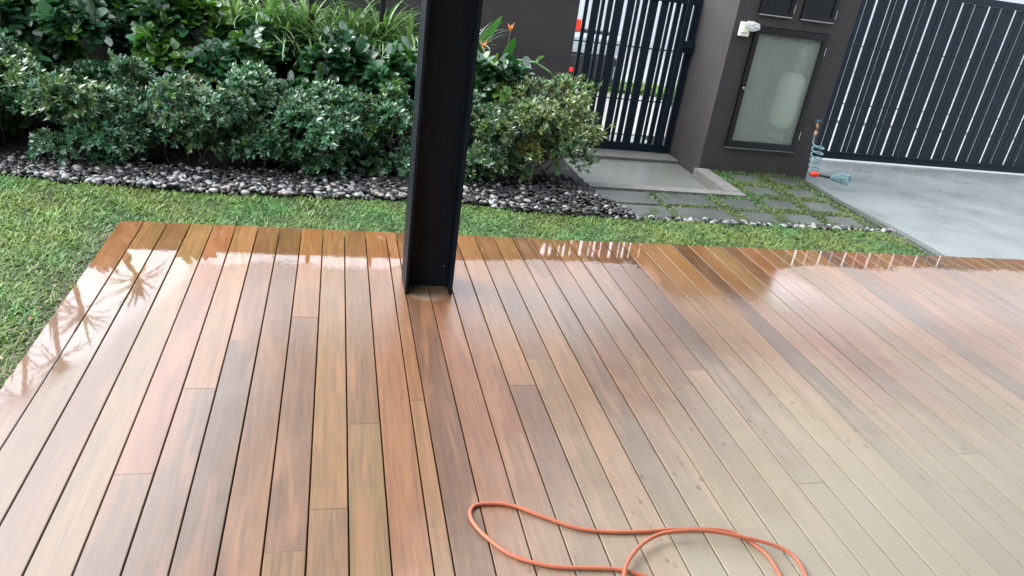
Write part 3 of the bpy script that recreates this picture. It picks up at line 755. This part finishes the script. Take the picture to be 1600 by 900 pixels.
# ------------------------------------------------------------------ grass
def blade_template(seg=3, w=0.5):
    vs = []; 
    for i in range(seg + 1):
        f = i / seg; ww = w * (1 - f ** 1.6) * (0.7 + 0.9 * min(1, f * 3) * 0.33) if i < seg else 0.02
        bend = -0.55 * f ** 2
        vs += [(-ww, f, bend), (ww, f, bend)]
    fs = [(2 * i, 2 * i + 1, 2 * i + 3, 2 * i + 2) for i in range(seg)]
    return np.array(vs), np.array(fs)
def in_poly(x, y):
    on_deck = (x > -0.004) & (y < DECKY + 0.004)
    return ~on_deck
def grass_field(n, x0, x1, y0, y1, ok, name, label, hs=(0.018, 0.042), dense=1.0, zb=ZL, col=None, width=0.075):
    T, TF = blade_template(3)
    x = rng.uniform(x0, x1, n); y = rng.uniform(y0, y1, n); k = ok(x, y); x, y = x[k], y[k]
    # tufts: pull blades together
    cx = np.round(x / 0.035 + rng.normal(0, .2, len(x))) * 0.035; cy = np.round(y / 0.035 + rng.normal(0, .2, len(x))) * 0.035
    x = x * 0.6 + cx * 0.4; y = y * 0.6 + cy * 0.4
    k = ok(x, y); x, y = x[k], y[k]; n = len(x)
    patch = np.sin(x * 9.1 + 1.7 * np.sin(y * 6)) * np.cos(y * 8.3 + 1.1 * np.sin(x * 7.7)) + 0.5 * np.sin(x * 23 + y * 19)
    an = rng.uniform(0, 2 * math.pi, n) ; lean = rng.uniform(0.3, 1.3, n)
    D = np.stack([np.cos(an) * lean, np.sin(an) * lean, np.ones(n)], 1)
    N = np.stack([-np.cos(an), -np.sin(an), lean + 0.3], 1) + rng.normal(0, 0.25, (n, 3))
    Mx = frames(D, N)
    h = rng.uniform(hs[0], hs[1], n) * (1 + 0.14 * patch + 0.25 * np.sin(x * 47 + 3 * np.sin(y * 31)) * np.cos(y * 43 + 3 * np.sin(x * 37)))
    S = np.stack([h * 0 + rng.uniform(0.0048, 0.0095, n) * (width / 0.075), h, h], 1)
    base = np.array([0.100, 0.182, 0.044]) if col is None else np.array(col)
    v = rng.uniform(0.6, 1.35, n)[:, None]
    big = np.sin(x * 5.3 + 2.1 * np.sin(y * 4.1 + 1.0)) * np.cos(y * 6.7 + 1.9 * np.sin(x * 3.9))
    clump = np.sin(x * 47 + 3 * np.sin(y * 31)) * np.cos(y * 43 + 3 * np.sin(x * 37))
    C = base[None] * v * (1 + 0.18 * patch[:, None] + 0.22 * clump[:, None]); C[:, 0] *= 1 + 0.30 * big; C[:, 2] *= 1 - 0.15 * big
    yel = rng.uniform(0, 1, n) < 0.10; C[yel] = np.array([0.20, 0.23, 0.07]) * v[yel]
    # straw close to the deck edge
    dist = np.where(y < DECKY, -x, np.where(x < 0, np.hypot(x, y - DECKY), y - DECKY))
    pst = np.where(x < 0.0, np.clip(1.2 - dist / 0.13, 0, 1) * 0.85, np.clip(1 - dist / 0.06, 0, 1) * (0.35 + 0.3 * np.sin(x * 4.1)))
    st = rng.uniform(0, 1, n) < pst
    C[st] = np.array([0.19, 0.16, 0.10]) * rng.uniform(0.5, 1.3, st.sum())[:, None]; S[st, 1] *= 0.75
    keep = ~(st & (rng.uniform(0, 1, n) < 0.35))
    P = np.stack([x, y, np.full(n, zb)], 1)
    V, F, Cc = scatter(T, TF, P[keep], Mx[keep], S[keep], C[keep], name)
    return tag(link(name, np_mesh(name, V, F, Cc), M_grass), label, "grass", kind='stuff')
def ok_lawn(x, y):
    drv = x < 4.99 - 0.0 * y
    fr = np.where(x < 2.85, near_edge(x) + 0.01 * np.sin(x * 31), 4.245 + 0.012 * np.sin(x * 17))
    return in_poly(x, y) & (y < fr) & drv
grass_field(230000, -1.35, 5.0, 0.9, 4.5, lambda x, y: ok_lawn(x, y) & ((y > 3.6) | (x < 0)), "grass", "short broad-bladed green lawn grass around the timber deck")
def ok_path(x, y):
    inside = np.zeros(len(x), bool)
    for (cx, cy, sx, sy, a) in paver_list:
        inside |= (np.abs(x - cx) < sx / 2 - 0.014 + 0.022 * np.sin(y * 40 + cx * 9) * np.sin(y * 13)) & (np.abs(y - cy) < sy / 2 - 0.014 + 0.022 * np.sin(x * 37 + cy * 7) * np.sin(x * 11))
    kerb = (x < 4.14) & (y > 4.865)
    fade = rng.uniform(0, 1, len(x)) < np.interp(x, [2.8, 3.3, 3.8, 4.1], [0.15, 0.5, 0.9, 1.0])
    thin = (y > 4.27) & (y < 5.58) & (x > 2.83) & (x < 4.985) & ~((y < 4.32) & (rng.uniform(0, 1, len(x)) < 0.8))
    return thin & ~inside & ~kerb & fade
grass_field(60000, 2.8, 5.0, 4.25, 5.6, ok_path, "joint_grass", "low grass and moss growing in the joints between the grey pavers", hs=(0.014, 0.036), zb=-0.066, col=(0.066, 0.105, 0.036))
def ok_verge(x, y): return (y > 9.12) & (y < 9.74)
grass_field(7000, 2.0, 5.88, 9.1, 9.75, ok_verge, "verge_grass", "bright green grass verge beyond the narrow gate", hs=(0.05, 0.12), zb=-0.11, col=(0.09, 0.18, 0.02), width=0.25)

# ------------------------------------------------------------------ shrubs
def leaf_lance():
    T = np.array([(0, 0, 0), (0.16, 0.35, 0.03), (0.15, 0.65, -0.01), (0, 1.0, -0.14), (-0.15, 0.65, -0.01), (-0.16, 0.35, 0.03), (0, 0.5, -0.03)], float)
    F = np.array([(0, 1, 6, 5), (1, 2, 3, 6), (5, 6, 3, 4)])
    return T, F
def leaf_oval():
    T = np.array([(0, 0, 0), (0.20, 0.22, 0.05), (0.30, 0.52, 0.05), (0.20, 0.84, 0.0), (0, 1.0, -0.10), (-0.20, 0.84, 0.0), (-0.30, 0.52, 0.05), (-0.20, 0.22, 0.05), (0, 0.52, -0.02)], float)
    F = np.array([(0, 1, 2, 8), (2, 3, 4, 8), (8, 4, 5, 6), (0, 8, 6, 7)])
    return T, F
def crown_points(n, cen, rad, nclump, r, squash_bottom=True):
    """tip positions + outward normals over an uneven, clumpy shell"""
    cl = []
    while len(cl) < nclump:
        v = r.normal(0, 1, 3); v /= np.linalg.norm(v)
        if v[2] < -0.85 or (v[2] < -0.4 and v[1] > 0.1): continue
        cl.append((v * r.uniform(0.50, 0.88), r.uniform(0.22, 0.44)))
    c = np.array([q[0] for q in cl]); cr = np.array([q[1] for q in cl])
    k = r.integers(0, nclump, n)
    v = r.normal(0, 1, (n, 3)); v /= np.linalg.norm(v, axis=1, keepdims=True)
    v[:, 2] = np.where(v[:, 2] < -0.3, -v[:, 2], v[:, 2])
    p = c[k] + v * cr[k][:, None] * r.uniform(0.55, 1.05, n)[:, None]
    nor = v * 0.7 + p * 0.6 + np.array([0, 0, 0.35])
    nor /= np.linalg.norm(nor, axis=1, keepdims=True)
    crown_points.k = k
    return (p * np.array(rad) + np.array(cen) + r.normal(0, 0.022, p.shape) * (r.uniform(0, 1, (n, 1)) < 0.35)), nor
def shrub(name, label, group, cx, cy, rx, ry, h, kind, seed, ntips, cols, twiggy=0.3, zlow=0.06, twm=None):
    r = np.random.default_rng(seed)
    t = empty(name, (cx, cy, ZL), label, "shrub", group)
    cz = ZL + zlow + (h - zlow) / 2; rz = (h - zlow) / 2
    tips, nor = crown_points(ntips, (cx, cy, cz), (rx * 1.08, ry * 1.08, rz * 1.1), 18 if kind == 'small' else 14, r)
    tips[:, 2] = np.maximum(tips[:, 2], ZL + 0.03)
    if kind == 'small':
        T, TF = leaf_lance(); per = 8; L = (0.030, 0.050)
    else:
        T, TF = leaf_oval(); per = 5; L = (0.070, 0.112)
    n = ntips * per
    P = np.repeat(tips, per, axis=0); A = np.repeat(nor, per, axis=0)
    # whorl: leaves radiate around the axis
    ref = np.where(np.abs(A[:, [2]]) > 0.9, np.array([[1, 0, 0]]), np.array([[0, 0, 1]]))
    u = np.cross(A, ref); u /= np.linalg.norm(u, axis=1, keepdims=True); w = np.cross(A, u)
    ph = np.tile(np.arange(per) * 2 * math.pi / per, ntips) + np.repeat(r.uniform(0, 6.28, ntips), per) + r.normal(0, 0.3, n)
    open_ = (r.uniform(0.35, 1.3, n) if kind == 'small' else r.uniform(0.5, 1.8, n))[:, None]
    rad_ = u * np.cos(ph)[:, None] + w * np.sin(ph)[:, None]
    D = A + rad_ * open_; D /= np.linalg.norm(D, axis=1, keepdims=True)
    N = A * 1.0 - rad_ * 0.25 + np.array([0, 0, 0.45]) + r.normal(0, 0.22, (n, 3))
    Mx = frames(D, N)
    s = r.uniform(L[0], L[1], n) * np.repeat(r.uniform(0.75, 1.15, ntips), per)
    if kind == 'big': P = P + A * r.uniform(-0.05, 0.03, n)[:, None]
    else: P = P + A * r.uniform(-0.018, 0.004, n)[:, None]
    kk = crown_points.k; pick = r.integers(0, len(cols), kk.max() + 1)[kk]; own = r.uniform(0, 1, ntips) < 0.45
    cc = np.array(cols)[np.where(own, r.integers(0, len(cols), ntips), pick)] * r.uniform(0.75, 1.25, kk.max() + 1)[kk][:, None]
    C = np.repeat(cc, per, axis=0) * r.uniform(0.7, 1.3, n)[:, None] * 1.25
    V, F, Cv = scatter(T, TF, P, Mx, s, C, name)
    o = link("foliage", np_mesh("foliage", V - np.array(t.location), F, Cv), M_leaf if kind == 'small' else M_leaf2, t)
    # stems and twigs
    mb = MB(); rr_ = random.Random(seed)
    ns = 8 if kind == 'small' else 7
    for i in range(ns):
        k = r.integers(0, ntips); tp = Vector(tips[k]); b = Vector((cx + rr_.uniform(-0.3, 0.3) * rx, cy + rr_.uniform(-0.3, 0.3) * ry, ZL - 0.01))
        md = b.lerp(tp, 0.5) + Vector((rr_.uniform(-.03, .03), rr_.uniform(-.03, .03), 0.05))
        md = md + Vector((rr_.uniform(-.05, .05), rr_.uniform(-.04, .04), rr_.uniform(-.04, .02))); mb.tube([b, b.lerp(md, .5) + Vector((rr_.uniform(-.02, .02), 0, 0)), md, tp], [0.006, 0.005, 0.004, 0.002], 6)
        for j in range(3):
            k2 = r.integers(0, ntips); q = Vector(tips[k2])
            if (q - md).length < max(rx, h) * 0.9: mb.tube([md, md.lerp(q, 0.5) + Vector((0, 0, 0.02)), q], [0.004, 0.003, 0.002], 5)
    mb.build("stems", M_bark, t) if twiggy <= 0 else None
    if twiggy > 0:
        tw = mb
        for i in range(int(ntips * twiggy)):
            k = r.integers(0, ntips); q = Vector(tips[k]); d = Vector(nor[k]) + Vector(r.normal(0, .35, 3))
            e = q + d.normalized() * rr_.uniform(0.02, 0.05) * (1 if kind == 'small' else 1.4); s0 = q - d.normalized() * rr_.uniform(0.03, 0.09)
            tw.tube([s0, q, e], [0.0022, 0.0018, 0.001], 4)
        tw.build("branches", twm or M_twig, t)
    return t
G1 = [(0.036, 0.108, 0.056), (0.026, 0.082, 0.044), (0.050, 0.12, 0.058), (0.065, 0.12, 0.035), (0.085, 0.155, 0.10)]
GY = [(0.075, 0.12, 0.035), (0.045, 0.09, 0.04), (0.11, 0.14, 0.045), (0.05, 0.10, 0.05)]
G2 = [(0.022, 0.075, 0.034), (0.030, 0.090, 0.040), (0.017, 0.056, 0.028), (0.055, 0.13, 0.02)]
front = "low small-leaved shrubs in the front hedge row"
fs = [(-1.55, 4.98, .34, .26, .50, 900, "small-leaved shrub at the left end of the front hedge row"),
      (-0.98, 4.95, .36, .28, .52, 1000, "small-leaved shrub in the front row at the left edge of the photo"),
      (-0.42, 4.97, .34, .26, .50, 1000, "small-leaved front-row shrub second from the left, above the far left pebbles"),
      (0.08, 4.96, .32, .25, .50, 1000, "small-leaved front-row shrub straight behind the left corner of the deck"),
      (0.56, 4.98, .30, .25, .47, 950, "small-leaved front-row shrub midway between deck corner and column"),
      (0.98, 4.98, .28, .25, .46, 900, "small-leaved front-row shrub just left of the black column"),
      (1.42, 4.98, .28, .25, .47, 850, "small-leaved front-row shrub standing directly behind the black column"),
      (1.95, 5.00, .30, .26, .44, 950, "small-leaved shrub just right of the black column, below the broad leaves")]
for i, (x, y, rx, ry, h, nt, lb) in enumerate(fs):
    shrub("small_leaved_shrub", lb, front, x, y - 0.07, rx * 1.2, ry * 1.3, h + 0.09, 'small', 100 + i, int(nt * 2.0), G1 if i not in (3, 7) else G1 + GY, 0.3, -0.07)
M_twig_pale = mat('pale_twig', (0.17, 0.17, 0.07), 0.7)
shrub("wispy_shrub", "loose yellow-green shrub with thin twigs leaning over the walkway beside the narrow gate", None, 2.50, 5.18, .50, .40, 0.66, 'small', 210, 1350, [(0.11, 0.16, 0.05), (0.07, 0.13, 0.06), (0.16, 0.19, 0.06), (0.07, 0.13, 0.05)], 1.6, 0.0, M_twig_pale)
back = "tall broad-leaved shrubs in the back hedge row"
bs = [(-1.75, 5.5, .38, .32, .95, "broad-leaved shrub at the far left of the back hedge row"),
      (-1.15, 5.48, .38, .30, .95, "broad-leaved back-row shrub in the top left corner of the photo"),
      (-0.55, 5.50, .36, .30, .90, "broad-leaved back-row shrub second from the top left corner"),
      (0.02, 5.50, .36, .30, .90, "broad-leaved back-row shrub third from the top left corner"),
      (0.52, 5.48, .32, .28, .70, "broad-leaved back-row shrub below the leftmost strappy plants"),
      (0.98, 5.46, .30, .28, .63, "broad-leaved back-row shrub left of the column, in front of the long grassy leaves"),
      (1.42, 5.46, .28, .28, .64, "broad-leaved back-row shrub directly behind the black column"),
      (2.02, 5.36, .30, .26, .70, "broad-leaved shrub right of the black column under the orange flowers")]
for i, (x, y, rx, ry, h, lb) in enumerate(bs):
    shrub("broad_leaved_shrub", lb, back, x, y - 0.03, rx * 1.08, ry * 1.25, h + 0.06, 'big', 300 + i, 760 if i < 7 else 380, G2, 0.06, -0.05)

# ------------------------------------------------------------------ strappy plants
def strap_leaf(mb_list, base, az, L, w, rise, droop, col, r, seg=9, fold=0.25):
    """arched tapering leaf as a folded strip: returns V,F,C"""
    pts = []; d = np.array([math.cos(az), math.sin(az), 0.0]); s = np.array([-math.sin(az), math.cos(az), 0.0])
    V = []; F = []; p = np.array(base, float); ang = rise
    for i in range(seg + 1):
        f = i / seg; ww = w * (0.55 + 0.45 * math.sin(min(1, f * 2.2) * math.pi / 2)) * (1 - f ** 2.5) + 0.0006
        t_ = d * math.cos(ang) + np.array([0, 0, 1]) * math.sin(ang)
        nrm = -d * math.sin(ang) + np.array([0, 0, 1]) * math.cos(ang)
        V += [p - s * ww + nrm * ww * fold, p, p + s * ww + nrm * ww * fold]
        p = p + t_ * L / seg; ang -= droop / seg * (0.5 + f)
    for i in range(seg):
        a = 3 * i; F += [(a, a + 1, a + 4, a + 3), (a + 1, a + 2, a + 5, a + 4)]
    mb_list.append((np.array(V), np.array(F), np.tile(np.array(col), (len(V), 1))))
def join(parts):
    V = []; F = []; C = []; o = 0
    for v, f, c in parts: V.append(v); F.append(f + o); C.append(c); o += len(v)
    return np.concatenate(V), np.concatenate(F), np.concatenate(C)
def strappy(name, label, group, x, y, z0, n, L, w, seed, cols, stem_h=0.0, rise=(0.5, 1.4), droop=(0.8, 2.2)):
    r = random.Random(seed); t = empty(name, (x, y, ZL), label, "plant", group); parts = []
    for i in range(n):
        c = r.choice(cols); k = r.uniform(0.7, 1.3)
        strap_leaf(parts, (x + r.uniform(-.02, .02), y + r.uniform(-.02, .02), ZL + z0 + r.uniform(-0.04, 0.04)), r.uniform(0, 6.28), L * r.uniform(0.7, 1.15), w * r.uniform(0.7, 1.2), r.uniform(*rise), r.uniform(*droop), [q * k for q in c], r)
    V, F, C = join(parts)
    link("leaves", np_mesh("leaves", V - np.array(t.location), F, C), M_leaf2, t)
    mb = MB(); mb.tube([(x, y, ZL - 0.02), (x + 0.01, y, ZL + z0 * 0.5), (x, y, ZL + z0)], [0.016, 0.014, 0.011], 8); mb.build("stem", M_bark, t)
pg = "grassy plants with long arching leaves along the wall"
PC = [(0.10, 0.20, 0.06), (0.06, 0.14, 0.045), (0.26, 0.34, 0.20), (0.16, 0.25, 0.11)]
sp = [(0.32, 5.78, 0.50, 0.42, "long-leaved grassy plant at the left end of the strappy row, above the broad leaves"),
      (0.66, 5.82, 0.45, 0.44, "long-leaved grassy plant second from the left along the brown wall"),
      (0.96, 5.74, 0.44, 0.40, "long-leaved grassy plant in the middle of the strappy row"),
      (1.22, 5.80, 0.42, 0.42, "long-leaved grassy plant immediately left of the black column"),
      (1.55, 5.78, 0.45, 0.42, "long-leaved grassy plant mostly hidden behind the black column")]
sp += [(0.50, 5.86, 0.52, 0.44, "long-leaved grassy plant squeezed between the first two of the strappy row"),
       (0.80, 5.88, 0.50, 0.44, "tall long-leaved grassy plant in the gap left of the farther palm stem"),
       (1.10, 5.90, 0.50, 0.44, "tall long-leaved grassy plant at the wall between the two palm stems"),
       (1.36, 5.90, 0.52, 0.44, "tall long-leaved grassy plant at the wall half hidden by the black column")]
for i, (x, y, z0, L, lb) in enumerate(sp):
    strappy("strappy_plant", lb, pg, x, y - 0.06, z0 + 0.13, 130, L + 0.10, 0.011, 500 + i, PC)
strappy("pale_strappy_plant", "thin whitish striped leaves just right of the column top", None, 2.0, 5.62, 0.72, 46, 0.34, 0.006, 610, [(0.35, 0.40, 0.30), (0.22, 0.30, 0.18)])
# slender palm stems whose fronds rise above the picture
def palm(label, x, y, lean, h, seed, n=9):
    r = random.Random(seed); t = empty("slender_palm", (x, y, ZL), label, "palm", "slender palms behind the hedge")
    top = Vector((x + lean[0], y + lean[1], ZL + h))
    MB().tube([(x, y, ZL - 0.02), (x + lean[0] * .3, y + lean[1] * .3, ZL + h * .45), top], [0.024, 0.02, 0.016], 10).build("trunk", mat("palm_trunk", (0.008, 0.009, 0.007), 0.9, 0.1, noise=0.3, nscale=30), t)
    parts = []
    for i in range(n):
        az = 6.283 * i / n + r.uniform(-.3, .3); rise = r.uniform(0.3, 1.2); L = r.uniform(0.5, 0.8); p = np.array(top); ang = rise
        d = np.array([math.cos(az), math.sin(az), 0.0]); seg = 14
        strap_leaf(parts, p, az, L, 0.005, ang, 1.3, (0.07, 0.10, 0.03), r, fold=0.8)
        for j in range(seg):
            f = j / seg
            tdir = d * math.cos(ang) + np.array([0, 0, 1]) * math.sin(ang)
            if f > 0.15:
                for sgn in (-1, 1):
                    strap_leaf(parts, p, az + sgn * 0.9, 0.22 * math.sin(math.pi * min(1, f * 0.8 + .2)) + 0.03, 0.008, ang * 0.6 + 0.1, 1.2, (0.04 + 0.03 * r.random(), 0.11, 0.035), r, seg=4)
            p = p + tdir * L / seg; ang -= 1.3 / seg * (0.5 + f)
    V, F, C = join(parts); link("fronds", np_mesh("fronds", V - np.array(t.location), F, C), M_leaf2, t)
palm("slender dark palm stem rising between the strappy plants, farther from the column", 0.86, 5.66, (-0.06, 0.05), 1.75, 1)
palm("slender dark palm stem rising just left of the black column", 1.34, 5.68, (-0.02, 0.05), 1.9, 2)

# heliconia right of the column: broad blades, arching leaf, two orange flowers
def heliconia():
    t = empty("heliconia", (2.15, 5.62, ZL), "broad upright leaves with two orange flowers right of the black column", "flowering plant")
    r = random.Random(9)
    def blade(a, b, w, col, bend=0.04, seg=10):
        a = np.array(a, float); b = np.array(b, float); d = b - a; L = np.linalg.norm(d)
        s = np.cross(d, np.array([0, 1, 0.2])); s /= np.linalg.norm(s); nn = np.cross(s, d); nn /= np.linalg.norm(nn)
        V = []; F = []
        for i in range(seg + 1):
            f = i / seg; ww = w * math.sin(math.pi * (0.08 + 0.9 * f)) ** 0.75 * (1 if f < 1 else 0.1); c = a + d * f + nn * bend * math.sin(f * math.pi) 
            V += [c - s * ww - nn * ww * 0.35, c, c + s * ww - nn * ww * 0.35]
        for i in range(seg):
            q = 3 * i; F += [(q, q + 1, q + 4, q + 3), (q + 1, q + 2, q + 5, q + 4)]
        V, F, C = join([(np.array(V), np.array(F), np.tile(np.array(col), (len(V), 1)))])
        link("leaf", np_mesh("leaf", V - np.array(t.location), F, C), M_leaf2, t)
    blade((1.95, 5.6, 0.55), (2.20, 5.62, 0.98), 0.040, (0.08, 0.22, 0.06))
    blade((2.25, 5.62, 0.60), (2.315, 5.60, 0.84), 0.036, (0.05, 0.20, 0.03))
    blade((2.10, 5.5, 0.35), (2.02, 5.5, 0.80), 0.045, (0.04, 0.13, 0.04))
    blade((2.14, 5.5, 0.60), (2.17, 5.48, 0.73), 0.02, (0.25, 0.38, 0.06))
    # arching long leaf
    parts = []
    p = [(2.15, 5.45, 0.62), (2.30, 5.42, 0.70), (2.44, 5.40, 0.695), (2.56, 5.37, 0.64), (2.66, 5.34, 0.55), (2.69, 5.33, 0.51)]
    V = []; F = []; w = [0.006, 0.012, 0.017, 0.017, 0.013, 0.001]
    for q, ww in zip(p, w):
        q = np.array(q); V += [q + (0, -ww, ww * .7), q, q + (0, ww, ww * .9)]
    for i in range(5):
        a = 3 * i; F += [(a, a + 1, a + 4, a + 3), (a + 1, a + 2, a + 5, a + 4)]
    V = np.array(V); link("arching_leaf", np_mesh("arching_leaf", V - np.array(t.location), np.array(F), np.tile((0.12, 0.22, 0.09), (len(V), 1))), M_leaf2, t)
    blade((2.44, 5.39, 0.69), (2.50, 5.38, 0.76), 0.014, (0.14, 0.28, 0.10))
    fm = mat("orange_petal", (0.75, 0.22, 0.05), 0.4)
    for (fx, fy, fz) in [(2.265, 5.58, 0.90), (2.06, 5.5, 0.765)]:
        mb = MB(); mb.tube([(fx - 0.02, fy, 0.4), (fx, fy, fz - 0.03)], 0.004, 6)
        st = mb.build("flower_stem", M_twig, t)
        pm = MB()
        for k, (dx, dz) in enumerate([(-0.022, 0.035), (0.0, 0.03), (0.022, 0.045), (0.012, 0.02), (-0.012, 0.012)]):
            pm.tube([(fx, fy, fz - 0.03), (fx + dx * 0.6, fy - 0.006 * (k % 2), fz + dz * 0.3), (fx + dx, fy - 0.008 * (k % 2), fz + dz)], [0.004, 0.011, 0.001], 6, flat=0.5)
        pm.build("flower", fm, t)
heliconia()

# tall dracaena at the left, mirrored in the wet boards, and street trees beyond the driveway gate
def dracaena():
    t = empty("dracaena", (-1.05, 5.45, ZL), "tall spiky dracaena with several heads rising above the left end of the hedge", "tree")
    r = random.Random(4); parts = []; mb = MB()
    heads = [(-1.25, 5.30, 2.15), (-0.95, 5.25, 1.78), (-0.80, 5.40, 1.45), (-1.35, 5.5, 1.75), (-1.1, 5.6, 1.5), (-0.45, 5.62, 1.25)]
    for hx, hy, hz in heads:
        mb.tube([(-1.05, 5.5, ZL - .02), (-1.05 + (hx + 1.05) * .3, 5.5, hz * .45), (-1.05 + (hx + 1.05) * .8, 5.5 + (hy - 5.5) * .7, hz * .8), (hx, hy, hz)], [0.03, 0.026, 0.022, 0.018], 8)
        for i in range(30):
            strap_leaf(parts, (hx, hy, hz + r.uniform(-.04, .03)), r.uniform(0, 6.28), r.uniform(0.22, 0.38), 0.010, r.uniform(-0.1, 1.4), r.uniform(0.5, 1.6), [q * r.uniform(.7, 1.3) for q in (0.05, 0.10, 0.035)], r)
    mb.build("trunk", M_bark, t)
    V, F, C = join(parts); link("leaves", np_mesh("leaves", V - np.array(t.location), F, C), M_leaf2, t)
dracaena()
def street_tree(x, y, h, cr, label, seed):
    t = empty("street_tree", (x, y, -0.12), label, "tree", "street trees beyond the driveway gate"); r = np.random.default_rng(seed); q = random.Random(seed)
    mb = MB(); mb.tube([(x, y, -0.15), (x + .05, y, h * .35), (x, y + .05, h * .6)], [0.12, 0.09, 0.07], 10)
    tips, nor = crown_points(700, (x, y, h * .75), (cr, cr, cr * .75), 14, r)
    for i in range(12):
        k = r.integers(0, 700); p0 = Vector((x, y, h * .5)); p2 = Vector(tips[k]); mb.tube([p0, p0.lerp(p2, .5) + Vector((0, 0, .15)), p2], [0.05, 0.03, 0.01], 6)
    mb.build("trunk", M_bark, t)
    T, TF = leaf_oval(); per = 7; n = 700 * per
    P = np.repeat(tips, per, axis=0) + r.normal(0, .10, (n, 3)); D = r.normal(0, 1, (n, 3)); N = r.normal(0, .6, (n, 3)) + np.array([0, 0, 1])
    V, F, C = scatter(T, TF, P, frames(D, N), r.uniform(.14, .24, n), np.array([(0.03, 0.08, 0.02)]) * r.uniform(.6, 1.4, n)[:, None], "t")
    link("crown", np_mesh("crown", V - np.array(t.location), F, C), M_leaf2, t)
street_tree(13.6, 10.4, 3.6, 0.7, "small leafy street tree mirrored at the far right end of the wet deck", 21)
street_tree(19.5, 12.0, 4.6, 1.3, "leafy street tree farther right beyond the driveway gate", 22)

# litter on the ground
def litter():
    T, TF = leaf_oval(); n = 130
    x = np.r_[rng.uniform(-0.9, 2.8, 95), rng.uniform(-0.10, -0.02, 10), rng.uniform(0, 4.5, 25)]
    y = np.r_[rng.uniform(4.4, 4.9, 95), rng.uniform(1.8, 3.7, 10), rng.uniform(3.70, 3.74, 25)]
    P = np.stack([x, y, np.where(y > 4.2, ZL + 0.05, ZL + 0.03)], 1); D = rng.normal(0, 1, (n, 3)); D[:, 2] *= .2; N = rng.normal(0, .2, (n, 3)); N[:, 2] += 1
    C = np.array([(0.20, 0.11, 0.05), (0.13, 0.08, 0.04), (0.24, 0.18, 0.09)])[rng.integers(0, 3, n)]
    V, F, Cc = scatter(T, TF, P, frames(D, N), rng.uniform(0.015, 0.032, n), C, "l")
    tag(link("leaf_litter", np_mesh("leaf_litter", V, F, Cc), M_leaf2), "dry brown leaves fallen on pebbles and lawn edge", "leaves", kind='stuff')
litter()

# ------------------------------------------------------------------ to metres
def to_metres():
    done = set(); S = Matrix.Scale(K, 4)
    for o in list(scene.objects):
        if o.type in ('CAMERA', 'LIGHT'): continue
        o.location = o.location * K
        if o.type == 'MESH' and o.data.name not in done:
            o.data.transform(S); done.add(o.data.name)
to_metres()
